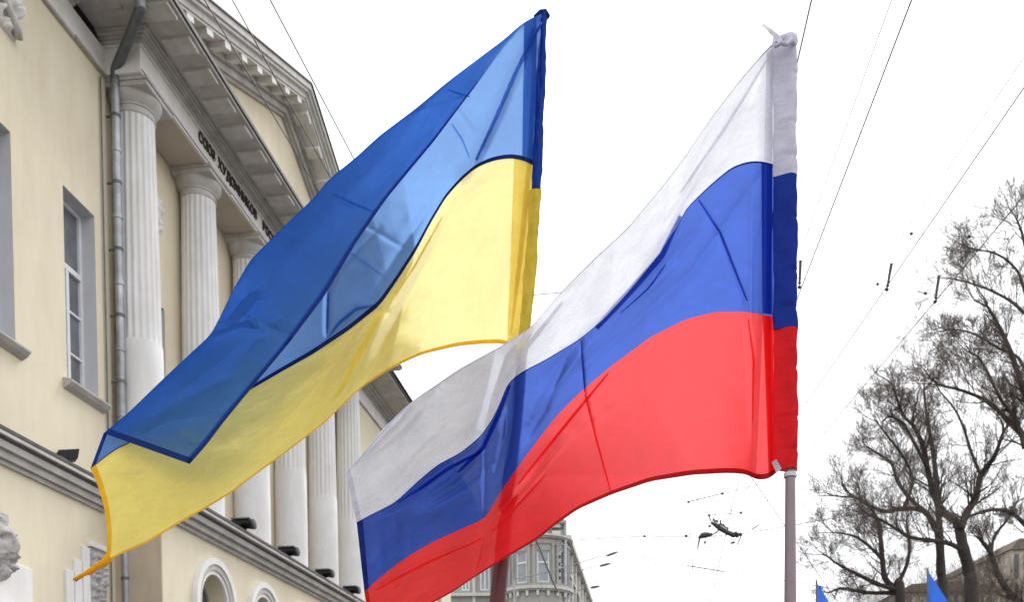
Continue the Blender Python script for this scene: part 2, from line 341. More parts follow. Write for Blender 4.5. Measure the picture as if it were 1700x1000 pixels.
# ground floor arcade of the portico
AC = [21.05+2.8*k for k in range(5)]; AR, AZ = .66, 3.78
b = FB(); zt = 5.12
edges = [18.76]+[a for c in AC for a in (c-AR, c+AR)]+[33.85]
for i in range(0, len(edges), 2):
    b.add([(GN, edges[i], GZ), (GN, edges[i+1], GZ), (GN, edges[i+1], zt), (GN, edges[i], zt)], [(0,1,2,3)])
for c in AC:
    K = 24
    for j in range(K):
        a0, a1 = math.pi-math.pi*j/K, math.pi-math.pi*(j+1)/K
        p0 = (c+AR*math.cos(a0), AZ+AR*math.sin(a0)); p1 = (c+AR*math.cos(a1), AZ+AR*math.sin(a1))
        b.add([(GN, p0[0], p0[1]), (GN, p1[0], p1[1]), (GN, p1[0], zt), (GN, p0[0], zt)], [(0,1,2,3)])
        b.add([(GN, *p0), (GN, *p1), (GN-.5, *p1), (GN-.5, *p0)], [(3,2,1,0)])
    for sg in (-1, 1):
        e = c+sg*AR; b.add([(GN, e, GZ), (GN, e, AZ), (GN-.5, e, AZ), (GN-.5, e, GZ)], [(0,1,2,3)])
b.add([(GN, 33.85, GZ), (-10.6, 33.85, GZ), (-10.6, 33.85, zt), (GN, 33.85, zt)], [(0,1,2,3)])
b.build('arcade_wall', M_YEL)
b = FB(); b.box(-10.55, GN+.002, 18.72, 18.765, GZ, 5.12); b.build('arcade_side_wall', M_YELSHADE)
for c in AC:
    # archivolt of three rings standing proud
    for r0, r1, pr, m in ((AR+.003, AR+.10, .05, M_WHITE), (AR+.10, AR+.22, .085, M_LGREY), (AR+.22, AR+.36, .12, M_WHITE)):
        g = FB(); K = 28; vs = []; fs = []
        pts = [(c-1e-9+ -1*1, GZ)]
        path = [(-1, -1.0)] ; ring = []
        seq = [(math.pi, -2.2), *[(math.pi-math.pi*j/K, 0) for j in range(K+1)], (0, -2.2)]
        for a, dz in seq:
            for r, n in ((r0, GN+.002), (r0, GN+pr), (r1, GN+pr), (r1, GN+.002)):
                vs.append((n, c+r*math.cos(a), AZ+r*math.sin(a)+dz))
        for j in range(len(seq)-1):
            for k in range(4): fs.append((4*j+k, 4*j+(k+1) % 4, 4*j+4+(k+1) % 4, 4*j+4+k))
        g.add(vs, fs); g.build('archivolt', m)
    f = FB()
    for k in range(12):   # arched frame with radial bars
        a0, a1 = math.pi*k/12, math.pi*(k+1)/12
        vs = []
        for a in (a0, a1):
            for r, n in ((AR-.07, -9.98), (AR-.07, -9.9), (AR, -9.9), (AR, -9.98)): vs.append((n, c+r*math.cos(a), AZ+r*math.sin(a)))
        f.add(vs, [(j, (j+1) % 4, 4+(j+1) % 4, 4+j) for j in range(4)])
    f.box(-9.98, -9.9, c-AR, c+AR, AZ-.05, AZ+.02); f.box(-9.98, -9.9, c-.03, c+.03, GZ, AZ-.05); f.box(-9.98, -9.9, c-AR, c-AR+.07, GZ, AZ-.05); f.box(-9.98, -9.9, c+AR-.07, c+AR, GZ, AZ-.05)
    fo = f.build('arched_window', M_GREY)
    g = FB(); K = 20; vs = [(-9.95, c+(AR)*math.cos(math.pi*j/K), AZ+(AR)*math.sin(math.pi*j/K)) for j in range(K+1)]+[(-9.95, c-AR, GZ), (-9.95, c+AR, GZ)]
    g.add(vs, [tuple(range(len(vs)))]); g.build('pane', M_GLASSD, fo)

# columns: base, smooth drum, fluted shaft, capital (> abacus)
NC = -10.2
def fluted(cx, cy, z0, z1, r0, r1, nfl=20):
    b = FB(); per = 8; n = nfl*per; rows = 22; vs = []; fs = []
    for j in range(rows+1):
        t = j/rows; z = z0+(z1-z0)*t; R = r0+(r1-r0)*(t**1.25)
        dep = .034
        if t < .015 or t > .985: dep *= .15
        for i in range(n):
            a = 2*math.pi*i/n; q = (i % per)/per
            w = math.sin(math.pi*(q-.1)/.8) if .1 < q < .9 else 0
            rr = R-dep*w
            vs.append((cx+rr*math.cos(a), cy+rr*math.sin(a), z))
    for j in range(rows):
        for i in range(n): fs.append((j*n+i, j*n+(i+1) % n, (j+1)*n+(i+1) % n, (j+1)*n+i))
    b.add(vs, fs); return b
me_cache = None
for k in range(6):
    cs = 19.29+2.8*k
    sh = fluted(NC, cs, 8.68, 13.10, .432, .375).build('fluted_shaft', M_COLW, smooth='auto')
    FB().lathe(NC, cs, [(.455, 5.84), (.458, 7.0), (.452, 8.0), (.445, 8.66), (.44, 8.69)], 40).build('smooth_drum', M_COLW, smooth='auto')
    FB().lathe(NC, cs, [(.58, 5.72), (.60, 5.76), (.58, 5.81), (.50, 5.83), (.50, 5.85), (.47, 5.87)], 40).build('base', M_COLW, smooth='auto')
    g = FB(); g.box(NC-.37, NC+.6, cs-.6, cs+.6, 5.63, 5.72); g.build('plinth', M_WHITE, bevel=.008)
    cp = FB().lathe(NC, cs, [(.372, 13.10), (.395, 13.12), (.395, 13.16), (.375, 13.17), (.375, 13.24), (.40, 13.25), (.40, 13.28), (.44, 13.32), (.49, 13.38), (.515, 13.44), (.515, 13.48)], 40).build('capital', M_LGREY, smooth='auto')
    g = FB(); g.box(NC-.39, NC+.53, cs-.53, cs+.53, 13.48, 13.57); g.box(NC-.39, NC+.56, cs-.56, cs+.56, 13.572, 13.637); g.build('abacus', M_LGREY, cp, bevel=.008)
# entablature
NA = -9.73
ES0, ES1 = 18.66, 33.9
b = FB(); b.box(-10.598, NA, ES0, ES1, 13.64, 14.13); b.build('architrave', M_WHITE, bevel=.008)
for k in range(5):       # beige soffit panels between the columns
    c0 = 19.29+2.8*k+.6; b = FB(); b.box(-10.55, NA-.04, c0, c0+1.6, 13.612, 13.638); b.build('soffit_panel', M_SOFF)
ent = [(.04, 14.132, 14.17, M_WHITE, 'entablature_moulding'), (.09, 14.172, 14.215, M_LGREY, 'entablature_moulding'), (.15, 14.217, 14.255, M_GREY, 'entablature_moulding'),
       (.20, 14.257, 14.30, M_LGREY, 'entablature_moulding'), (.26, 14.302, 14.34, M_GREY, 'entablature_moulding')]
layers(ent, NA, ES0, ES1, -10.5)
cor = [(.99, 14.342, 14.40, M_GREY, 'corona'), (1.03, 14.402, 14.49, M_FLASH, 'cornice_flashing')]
layers(cor, NA, ES0, ES1, -10.5)
i = 0
s = ES0-.55
me0 = None
while s < ES1+.6:
    g = FB(); g.box(NA+.36, NA+.90, s-.21, s+.21, 14.285, 14.3405); g.box(NA+.90, NA+.935, s-.21, s+.21, 14.265, 14.3405); g.build('mutule', M_LGREY)
    s += .88
# letters
LZ = 13.885
def letter(ch, s, z, size):
    cu = bpy.data.curves.new('letter', 'FONT'); cu.body = ch; cu.size = size; cu.extrude = .012; cu.offset = .009; cu.align_x = 'CENTER'
    o = bpy.data.objects.new('tmp', cu); COL.objects.link(o); dg = bpy.context.evaluated_depsgraph_get(); dg.update()
    me = bpy.data.meshes.new_from_object(o.evaluated_get(dg)); bpy.data.objects.remove(o)
    M = Matrix(((0, 0, 1, NA+.016-N0), (1, 0, 0, s-S0), (0, 1, 0, z+EYE), (0, 0, 0, 1)))
    me.transform(M); me.materials.clear(); me.materials.append(M_LET); me.name = 'letter'
    link('letter', me, root)
for word, s0, st in (('СОЮЗ', 21.22, .21), ('ХУДОЖНИКОВ', 22.2, .226), ('РОССИИ', 24.78, .215)):
    for i, ch in enumerate(word): letter(ch, s0+i*st, LZ, .29)
# wing entablatures
for a, c, w0, w1 in ((-2, 17.6, True, False), (34.95, 52, False, True)):
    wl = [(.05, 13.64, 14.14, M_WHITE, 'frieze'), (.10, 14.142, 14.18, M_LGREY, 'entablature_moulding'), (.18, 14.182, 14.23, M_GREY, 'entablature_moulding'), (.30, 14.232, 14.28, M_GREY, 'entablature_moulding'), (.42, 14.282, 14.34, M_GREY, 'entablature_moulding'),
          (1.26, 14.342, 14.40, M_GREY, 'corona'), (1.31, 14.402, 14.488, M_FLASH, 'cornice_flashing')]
    layers(wl, NW, a, c, -11.2, w0, w1)
for a, c in ((17.6, ES0-.002), (ES1+.002, 34.95)):
    b = FB(); b.box(-11.2, -10.46, a, c, 13.64, 14.13); b.build('frieze', M_WHITE)
    b = FB(); b.prism([(-10.45, 13.60), (-10.40, 13.60), (-10.40, 13.638), (-10.45, 13.638)], 1, a, c); b.build('entablature_moulding', M_GREY)
for a, c in ((-2, 17.6), (34.95, 52)):
    b = FB(); b.box(-10.498, -10.43, a, c, 13.585, 13.637); b.build('entablature_moulding', M_GREY)
# pediment
SC = 26.29; ZA = 18.49; SL = .406; ca = 1/math.sqrt(1+SL*SL); sa = SL*ca
def rake(sg, n0, n1, a0, a1, t0, t1, b):
    """oriented bar: a = distance down the slope from the apex, t = perpendicular offset from the top line"""
    pts = []
    def q(a, t):
        if a is None:      # mitre on the centre line
            return (SC, ZA+t/ca)
        return (SC+sg*(a*ca + t*sa), ZA-a*sa+t*ca)
    poly = [q(a0, t0), q(a1, t0), q(a1, t1), q(a0, t1)]
    if sg < 0: poly = poly[::-1]
    b.prism([(p[0], p[1]) for p in poly], 0, n0, n1)
A1 = (SC-(ES0-1.03))/ca
b = FB(); b.prism([(ES0-.2, 14.495), (ES1+.2, 14.495), (ES1+.2, 14.6), (SC, ZA-.3), (ES0-.2, 14.6)], 0, -10.3, -9.78); b.build('tympanum', M_YEL)
for sg in (-1, 1):
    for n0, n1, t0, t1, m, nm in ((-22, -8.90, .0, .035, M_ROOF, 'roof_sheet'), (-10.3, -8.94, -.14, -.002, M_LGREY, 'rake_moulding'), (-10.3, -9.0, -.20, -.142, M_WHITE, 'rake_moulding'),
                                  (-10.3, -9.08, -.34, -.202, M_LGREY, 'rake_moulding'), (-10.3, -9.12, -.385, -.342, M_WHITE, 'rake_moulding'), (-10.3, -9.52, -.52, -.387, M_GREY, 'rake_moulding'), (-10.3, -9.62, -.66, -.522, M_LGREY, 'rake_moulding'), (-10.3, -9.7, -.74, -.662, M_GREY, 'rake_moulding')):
        b = FB(); rake(sg, n0, n1, None, A1, t0, t1, b); b.build(nm, m)
    a = .42
    while a < A1-.3:
        b = FB(); rake(sg, -9.65, -9.16, a, a+.30, -.50, -.3875, b); rake(sg, -9.16, -9.13, a-.01, a+.31, -.51, -.3875, b); b.build('modillion', M_WHITE); a += .98
b = FB(); b.prism([(-22.2, 14.5), (-9.1, 14.5), (-16, 17.2)], 1, -2, 17.4); b.build('roof', M_ROOF)
b = FB(); b.prism([(-22.2, 14.5), (-9.1, 14.5), (-16, 17.2)], 1, 35.2, 52); b.build('roof', M_ROOF)
# wall reliefs between the columns, facing the street
def relief(s0, s1, z0, z1, n, seed, m=M_WHITE, depth=.12, name='relief', mask=None, parent=None, res=34, lab=None):
    b = FB(); vs = []; fs = []
    H = int(res*(z1-z0)/(s1-s0)); H = max(10, min(90, H))
    for j in range(H+1):
        for i in range(res+1):
            u, v = i/res, j/H
            ed = min(u, 1-u, v, 1-v)*14; ed = min(1, ed)
            h = abs(noise.noise(Vector((u*5+seed, v*5*(z1-z0)/(s1-s0), seed))))*1.3 + .5*abs(noise.noise(Vector((u*13, v*13*(z1-z0)/(s1-s0), seed+3))))
            if mask: h = mask(u, v, h)
            vs.append((n+.004+depth*ed*max(0, min(1.4, h)), s0+(s1-s0)*u, z0+(z1-z0)*v))
    for j in range(H):
        for i in range(res): a = j*(res+1)+i; fs.append((a, a+1, a+res+2, a+res+1))
    b.add(vs, fs); o = b.build(name, m, parent, smooth=True)
    if lab: o['label'] = lab
    return o
for k in range(5):
    relief(20.25+2.8*k, 21.12+2.8*k, 11.85, 12.65, -10.6, 3+k, name='relief')
def head(u, v, h):
    x = (u-.5)*2; y = (v-.55)*2
    r = (x/.72)**2+(y/.86)**2
    base = math.sqrt(max(0, 1-r))
    out_ = base*1.0
    out_ += .35*math.exp(-(x/.12)**2-((y+.02)/.26)**2)          # nose
    out_ -= .32*math.exp(-((abs(x)-.30)/.13)**2-((y-.16)/.08)**2)   # eyes
    out_ += .16*math.exp(-((abs(x)-.3)/.2)**2-((y-.30)/.06)**2)     # brow
    out_ -= .2*math.exp(-(x/.2)**2-((y+.36)/.04)**2)            # mouth
    if y < -.2 or y > .45 or abs(x) > .55: out_ += .45*(h-.35)*(1 if r < 1.15 else 0)  # beard, hair
    return out_
o = relief(14.66, 15.44, 3.02, 4.34, NW, 11, m=M_CARVE, depth=.34, name='mask_keystone', mask=head, res=44, lab='carved bearded head keystone')
b = FB(); b.box(NW-.01, NW+.07, 14.6, 15.95, 2.85, 3.56); b.build('plaque', M_WHITE, bevel=.01)
b = FB(); b.box(NW-.01, NW+.30, 14.0, 16.3, 2.72, 2.80); b.box(NW-.01, NW+.22, 14.1, 16.2, 2.60, 2.718); b.build('window_hood', M_GREY, bevel=.01)
# carved panel with fluted pilaster strips beside the drainpipe
for i, (a, z1) in enumerate(((16.98, 3.78), (17.25, 4.02), (17.52, 4.32))):
    b = FB(); b.box(NW-.01, NW+.05, a, a+.23, 2.2, z1); b.build('pilaster_strip', M_WHITE, bevel=.01)
relief(17.78, 18.30, 2.2, 4.36, NW+.02, 21, m=M_CARVE, depth=.14, name='carved_panel', res=26)
b = FB(); b.box(NW-.01, NW+.09, 17.74, 18.36, 4.36, 4.46); b.build('panel_cap', M_WHITE, bevel=.01)
o = relief(14.9, 15.95, 12.30, 13.05, NW, 31, depth=.28, name='carved_bracket', res=40)
b = FB(); b.tube([(NW+.12, 14.9, 12.75), (NW+.16, 15.4, 12.66), (NW+.15, 15.8, 12.40), (NW+.1, 15.88, 12.32)], .07, 8); b.build('carved_scroll', M_LGREY, smooth=True)
# downpipe with collars and brackets, plus a thin dark upright tube
pn, ps = -10.30, 18.92
path = [(-9.30, 17.92, 14.36), (-9.32, 17.93, 14.26), (-9.72, 18.25, 14.0), (-10.24, 18.70, 13.80), (pn, 18.74, 13.72), (pn, 18.74, 13.5)]
b = FB(); b.tube(path, .095, 14); b.build('downpipe_elbow', M_PIPED, smooth='auto')
b = FB(); b.lathe(-9.30, 17.92, [(.10, 14.22), (.15, 14.38)], 14); b.build('downpipe_hopper', M_PIPE, smooth='auto')
z = 13.5; i = 0
while z > GZ+.4:
    z2 = max(GZ+.1, z-1.28)
    b = FB(); b.lathe(pn, 18.74, [(.078, z2), (.078, z)], 16); dp = b.build('downpipe', M_PIPE, smooth='auto')
    b = FB(); b.lathe(pn, 18.74, [(.08, z-.02), (.094, z-.012), (.094, z+.05), (.08, z+.058)], 16); b.build('collar', M_PIPE, dp, smooth='auto')
    b = FB(); b.box(-10.50, pn-.07, 18.725, 18.755, z-.62, z-.58); b.lathe(pn, 18.74, [(.086, z-.63), (.09, z-.63), (.09, z-.57), (.086, z-.57)], 16); b.build('bracket', M_PIPED, dp)
    z = z2
b = FB(); b.tube([(-10.46, 18.50, zz) for zz in np.linspace(13.5, GZ, 16)], .016, 6); b.build('thin_dark_tube', M_PIPED)
b = FB(); b.tube([(NA+.012, ES0+.02+.5*k, 13.70+.01*math.sin(k)) for k in range(30)], .008, 5); b.build('cable', M_PIPED)

# ---------------------------------------------------------------- floodlights on the ledge
def floodlight(s, n, z, label, group, big=1.0):
    r = thing('floodlight', label, 'floodlight', LW(n, s, z), -TH, group)
    g = MB(); 
    prof = [(0, .0), (.115, .0), (.12, .03), (.12, .30), (.135, .31), (.135, .36), (.10, .37)]
    vs = []; fs = []; m = 20
    for rr, x in prof:
        for i in range(m): a = 2*math.pi*i/m; vs.append((x-.18, rr*math.cos(a), .17+rr*math.sin(a)*.8))
    for j in range(len(prof)-1):
        for i in range(m): fs.append((j*m+i, j*m+(i+1) % m, (j+1)*m+(i+1) % m, (j+1)*m+i))
    fs.append(tuple(range((len(prof)-1)*m, len(prof)*m))); g.add(vs, fs)
    g.v = [(x*big, y*big, z_*big) for x, y, z_ in g.v]
    g.build('housing', M_BLACK, r, smooth='auto')
    q = MB(); q.box(-.14*big, .14*big, -.09*big, .09*big, .265*big, .30*big); q.build('driver_box', M_PIPED, r, bevel=.008)
    q = MB(); q.box(-.03, .03, -.13*big, -.115*big, 0, .2*big); q.box(-.03, .03, .115*big, .13*big, 0, .2*big); q.box(-.03, .03, -.115*big, .115*big, 0, .02); q.build('bracket', M_BLACK, r)
    q = MB(); q.tube([(-.16*big, 0, .12*big), (-.26, .02, .06), (-.30, .05, .012)], .012, 6); q.build('cable', M_BLACK, r)
    return r
pl = ['in front of the fourth-last visible white column, nearest the yellow flag', 'second from the left of the four', 'third from the left of the four', 'rightmost of the four, beside the white stripe fly edge']
for (x, y), lb in zip(((402, 872), (477, 917), (537, 950), (582, 978)),
        ('black floodlight on portico ledge, nearest the yellow stripe of the flag', 'second black floodlight on the portico ledge from the yellow flag', 'third black floodlight on the portico ledge from the yellow flag', 'farthest black floodlight on the portico ledge, beside the fly edge of the tricolour flag')):
    d = FW+RT*(x-CX)/F_PX+UP*(YH-y)/F_PX; t = -9.32/(d@NV); P = d*t
    fl_ = floodlight(P@SV, -9.32, 5.63, lb, 'floodlights on the portico ledge', 1.4); fl_.scale = (1.12, .9, .74)
r = thing('floodlight', 'small black floodlight tilted up on the string course of the near yellow wall', 'floodlight', LW(-10.34, 16.95, 5.63), -TH+.7, 'floodlights on the portico ledge')
q = MB(); q.prism([(-.13, .02), (.13, .10), (.16, .27), (-.19, .19)], 1, -.14, .14); q.build('housing', M_BLACK, r, bevel=.01)
q = MB(); q.box(-.02, .02, -.16, -.145, 0, .15); q.box(-.02, .02, .145, .16, 0, .15); q.box(-.02, .02, -.145, .145, 0, .015); q.build('bracket', M_BLACK, r)

# ================================================================== FAR CORNER BUILDING
M_FWALL = mat('far_grey_plaster', (.40, .40, .385), .9, var=.1, vscale=.5, streak=.2, bump=.1)
M_FLIGHT = mat('far_pale_trim', (.66, .65, .62), .9, var=.1, vscale=.6, streak=.12, bump=.1)
M_FDARK = mat('far_dark_stone', (.13, .13, .13), .9, var=.2, vscale=1)
M_FROOF = mat('green_grey_roof', (.22, .27, .25), .7, var=.15, vscale=.5)
FD = 80.0
def fx(x): return PX(x, 1000, FD)[0]
def fz(y): return PX(900, y, FD)[2]
YF = float(PX(890, 950, FD)[1])
fb = thing('corner_building', 'distant grey corner building with a rounded bay, just right of the burgundy pole', 'building', (fx(893), YF, 0))
class XB(MB):
    def build(s, name, m, parent=None, smooth=False, bevel=0):
        s.v = [(x-fx(893), y-YF, z) for x, y, z in s.v]
        return MB.build(s, name, m, parent if parent is not None else fb, smooth, bevel)
tx, ty, tr = fx(893), YF+.2, 2.5
floor_y = [(925, 976), (1003+20, 1003+75), (1125, 1180)]
H1 = fz(868)
b = XB(); b.box(fx(600), fx(912), YF+1.2, YF+30, 0, fz(880)); b.build('wall', M_FWALL)
b = XB(); b.prism([(fx(598), fz(880)), (fx(914), fz(880)), (fx(880), fz(845)), (fx(610), fz(835))], 1, YF+1.0, YF+30); b.build('roof', M_FROOF)
def arc(b, cx, cy, r0, r1, a0, a1, z0, z1, k=5):
    vs = []
    for j in range(k+1):
        a = math.radians(a0+(a1-a0)*j/k)
        for r, z in ((r0, z0), (r1, z0), (r1, z1), (r0, z1)): vs.append((cx+r*math.cos(a), cy+r*math.sin(a), z))
    fs = [(4*j+i, 4*j+(i+1) % 4, 4*j+4+(i+1) % 4, 4*j+4+i) for j in range(k) for i in range(4)]+[(3,2,1,0), (4*k, 4*k+1, 4*k+2, 4*k+3)]
    b.add(vs, fs)
wang = [-165, -122, -79, -36]
tops = [(925, 976), (1020, 1075), (1120, 1180)]
segs = [-200]+[x for w in wang for x in (w-12, w+12)]+[20]
b = XB()
for i in range(0, len(segs), 2): arc(b, tx, ty, tr-.3, tr, segs[i], segs[i+1], 0, fz(905))
for w in wang:
    zl = 0
    for (y0, y1) in tops[::-1]:
        arc(b, tx, ty, tr-.3, tr, w-12, w+12, zl, fz(y1)); zl = fz(y0)
    arc(b, tx, ty, tr-.3, tr, w-12, w+12, zl, fz(905))
b.build('rounded_bay', M_FWALL, smooth='auto')
for w in wang:
    for (y0, y1) in tops:
        z0, z1 = fz(y1), fz(y0); zt = z0+(z1-z0)*.64
        f = XB()
        arc(f, tx, ty, tr-.26, tr-.14, w-12, w-9.4, z0, z1, 1); arc(f, tx, ty, tr-.26, tr-.14, w+9.4, w+12, z0, z1, 1)
        arc(f, tx, ty, tr-.26, tr-.14, w-9.4, w+9.4, zt-.06, zt+.06, 2); arc(f, tx, ty, tr-.26, tr-.14, w-9.4, w+9.4, z0, z0+.1, 2); arc(f, tx, ty, tr-.26, tr-.14, w-9.4, w+9.4, z1-.08, z1, 2)
        fo = f.build('window', M_FRAME)
        for a, c in ((z0+.1, zt-.06), (zt+.06, z1-.08)):
            g = XB(); arc(g, tx, ty, tr-.24, tr-.2, w-9.4, w+9.4, a, c, 2); g.build('pane', M_GLASSL, fo)
for w in (-186, -143.5, -100.5, -57.5, -16):   # paired pilasters between the windows
    for dw in (-4.2, 4.2):
        g = XB(); arc(g, tx, ty, tr+.002, tr+.14, w+dw-2, w+dw+2, fz(980), fz(917), 2); arc(g, tx, ty, tr+.002, tr+.18, w+dw-3, w+dw+3, fz(917), fz(914), 2); g.build('pilaster', M_FWALL)
for y0, y1, ex, m in ((902, 899, .35, M_FLIGHT), (905, 902.1, .2, M_FWALL), (914, 911, .1, M_FWALL), (981, 978, .2, M_FWALL), (987, 982, .38, M_FLIGHT), (990, 987.2, .25, M_FWALL), (1012, 1008, .2, M_FWALL), (1110, 1106, .2, M_FWALL)):
    g = XB(); g.lathe(tx, ty, [(tr-.1, fz(y0)), (tr+ex, fz(y0)), (tr+ex+.03, fz(y1)), (tr-.1, fz(y1))], 40); g.build('bay_cornice', m, smooth='auto')
g = XB(); g.lathe(tx, ty+.3, [(tr-.25, fz(899)), (tr-.3, fz(884)), (tr-.6, fz(876)), (tr-1.2, fz(870)), (.2, fz(866))], 32); g.build('bay_attic', M_FROOF, smooth='auto')
for i in range(11):
    a = math.radians(-180+18*i); g = XB(); x, y = tx+(tr+.18)*math.cos(a), ty+(tr+.18)*math.sin(a); g.box(x-.1, x+.1, y-.1, y+.1, fz(998), fz(990.5)); g.build('console', M_FLIGHT)
# rusticated pier: dark and pale courses
z = fz(1300); i = 0
z = 0.0; step = fz(900)-fz(905.6)
while z < fz(884):
    g = XB()
    if i % 2: g.box(fx(917), fx(931), YF-1.6, YF+1, z, z+step*1.05)
    else: g.box(fx(919), fx(930), YF-1.45, YF+1, z, z+step*.95)
    g.build('quoin', M_FLIGHT if i % 2 else M_FDARK); z += step*(1.05 if i % 2 else .95)+.004; i += 1
g = XB(); g.box(fx(915), fx(937), YF-1.8, YF+1, z, z+.3); g.box(fx(920), fx(935), YF-1.5, YF+1, z+.302, z+1.0); g.build('quoin_cap', M_FWALL)
g = XB(); g.tube([(fx(938), YF-1.2, 0), (fx(938), YF-1.2, fz(872))], .16, 10); g.build('downpipe', M_PIPE, smooth='auto')
g = XB(); g.tube([(fx(818.5), YF+.9, 0), (fx(818.5), YF+.9, fz(905))], .17, 10); g.build('downpipe', M_FDARK, smooth='auto')
for x0, x1 in ((796, 812), (765, 778), (826, 838), (740, 753), (715, 728), (690, 703), (665, 678)):
    for (y0, y1) in tops:
        f = XB(); z0, z1 = fz(y1), fz(y0); w = .1; X0, X1 = fx(x0), fx(x1); yy = YF+1.198
        f.box(X0, X0+w, yy-.05, yy, z0, z1); f.box(X1-w, X1, yy-.05, yy, z0, z1); f.box(X0+w, X1-w, yy-.05, yy, z0, z0+w); f.box(X0+w, X1-w, yy-.05, yy, z1-w, z1); f.box((X0+X1)/2-.05, (X0+X1)/2+.05, yy-.05, yy, z0+w, z1-w)
        fo = f.build('window', M_FRAME); g = XB(); g.box(X0+w, X1-w, yy-.03, yy-.01, z0+w, z1-w); g.build('pane', M_GLASSL, fo)
g = XB(); g.box(fx(783), fx(788), YF+1.0, YF+1.198, 0, fz(905)); g.build('pilaster', M_FLIGHT)
for y0 in (981, 1080): g = XB(); g.box(fx(745), fx(845), YF+.8, YF+1.199, fz(y0+5), fz(y0)); g.build('string_course', M_FLIGHT)
# street facade running away behind the pier
q0 = PX(940, 1000, FD); hx = 40.0; SVv = Vector(SV); NVv = Vector(NV)
def FP(n, s, z): p = Vector((q0[0], YF+.5, 0))+NVv*n+SVv*s; return (p.x, p.y, z)
def fbox(n0, n1, s0, s1, z0, z1, name, m):
    b = XB(); vs = [FP(n, s, z) for z in (z0, z1) for s in (s0, s1) for n in (n0, n1)]
    b.add(vs, [(0,1,3,2), (4,6,7,5), (0,4,5,1), (2,3,7,6), (1,5,7,3), (0,2,6,4)]); return b.build(name, m)
fbox(-8, 0, 0, hx, 0, H1-1.5, 'street_wall', M_FWALL)
fbox(-8, .5, -.3, hx, H1-1.498, H1-1.0, 'street_cornice', M_FLIGHT)
fbox(-7, -.6, 1, hx, H1-.998, H1-.1, 'attic', M_FROOF)
for i in range(9):
    s = 2+i*4.3
    for zf in (4.5, 8.3, 12.1, 15.9, 19.3):
        if zf+2.2 < H1-1.6:
            fbox(.002, .06, s, s+1.5, zf, zf+2.2, 'window', M_GLASSD)
            fbox(.002, .25, s-.2, s+1.7, zf+2.25, zf+2.45, 'window_hood', M_FLIGHT)
            if i % 2 == 0: fbox(.002, .85, s-.3, s+1.8, zf-.35, zf-.1, 'balcony_slab', M_FLIGHT); fbox(.75, .85, s-.3, s+1.8, zf-.098, zf+.8, 'balcony_rail', M_FDARK)
    fbox(.002, .2, s+2.4, s+3.1, 0, H1-1.6, 'pilaster', M_FLIGHT)
# farther low buildings along the same side
def block(label, n0, n1, s0, s1, h, m, mr):
    P0 = LW(n1, s0, -EYE); r = thing('distant_building', label, 'building', P0, -TH, 'distant buildings along the street')
    b = MB(); b.box(n0-n1, 0, 0, s1-s0, 0, h); b.build('wall', m, r)
    b = MB(); b.prism([(n0-n1-.3, h+.002), (.3, h+.002), ((n0-n1)/2, h+2.4)], 1, -.2, s1-s0+.2); b.build('roof', mr, r)
    k = 1.5
    while k < s1-s0-2:
        z = 1.2
        while z+2.2 < h:
            q = MB(); q.box(.002, .08, k, k+1.2, z, z+1.9); q.build('window', M_GLASSD, r); z += 3.4
        k += 3.2
    k = 1.0
    return r
M_PINKB = mat('far_pink_plaster', (.52, .42, .38), .9, var=.1, vscale=.4, streak=.15)
block('distant pinkish building end rising behind the grey corner building', -16, -8.6, 126, 150, 22.5, M_PINKB, M_FROOF)
block('farthest grey building low beyond the pinkish one', -18, -8.2, 160, 200, 20, M_FWALL, M_ROOF)
# building glimpsed behind the bare trees on the right
M_BRN = mat('brown_plaster', (.24, .20, .17), .95, var=.25, vscale=.5, streak=.2)
M_PALEB = mat('pale_yellow_far_plaster', (.55, .50, .42), .9, var=.08, vscale=.4, streak=.15)
BD = 58.0
p0 = PX(1500, 1000, BD)
rb = thing('boulevard_building', 'brown roofed pale building glimpsed low behind the bare trees at the right', 'building', (p0[0], p0[1], 0))
def bx_(x): return float(PX(x, 1000, BD)[0]-p0[0])
def bz_(y): return float(PX(1600, y, BD)[2])
b = MB(); b.box(bx_(1490), bx_(1800), 0, 14, 0, bz_(985)); b.build('wall', M_PALEB, rb)
b = MB(); b.prism([(bx_(1485), bz_(985)+.01), (bx_(1600), bz_(985)+.01), (bx_(1592), bz_(968)), (bx_(1510), bz_(972))], 1, -.4, 10); b.build('roof', M_BRN, rb)
b = MB(); b.box(bx_(1610), bx_(1660), -.3, 8, bz_(985)+.01, bz_(974)); b.build('attic', M_BRN, rb)
b = MB(); b.box(bx_(1672), bx_(1820), -.4, 12, bz_(985)+.01, bz_(918)); b.build('upper_storey', M_PALEB, rb)
b = MB(); b.prism([(bx_(1668), bz_(918)+.01), (bx_(1824), bz_(918)+.01), (bx_(1810), bz_(900)), (bx_(1684), bz_(900))], 1, -.6, 12); b.build('roof', M_BRN, rb)
for x in (1678, 1694, 1710, 1730): b = MB(); b.box(bx_(x), bx_(x+7), -.46, -.402, bz_(965), bz_(925)); b.build('window', M_GLASSD, rb)
for x in range(1500, 1660, 16): b = MB(); b.box(bx_(x), bx_(x+7), -.06, -.002, bz_(1050), bz_(1000)); b.build('window', M_GLASSD, rb)

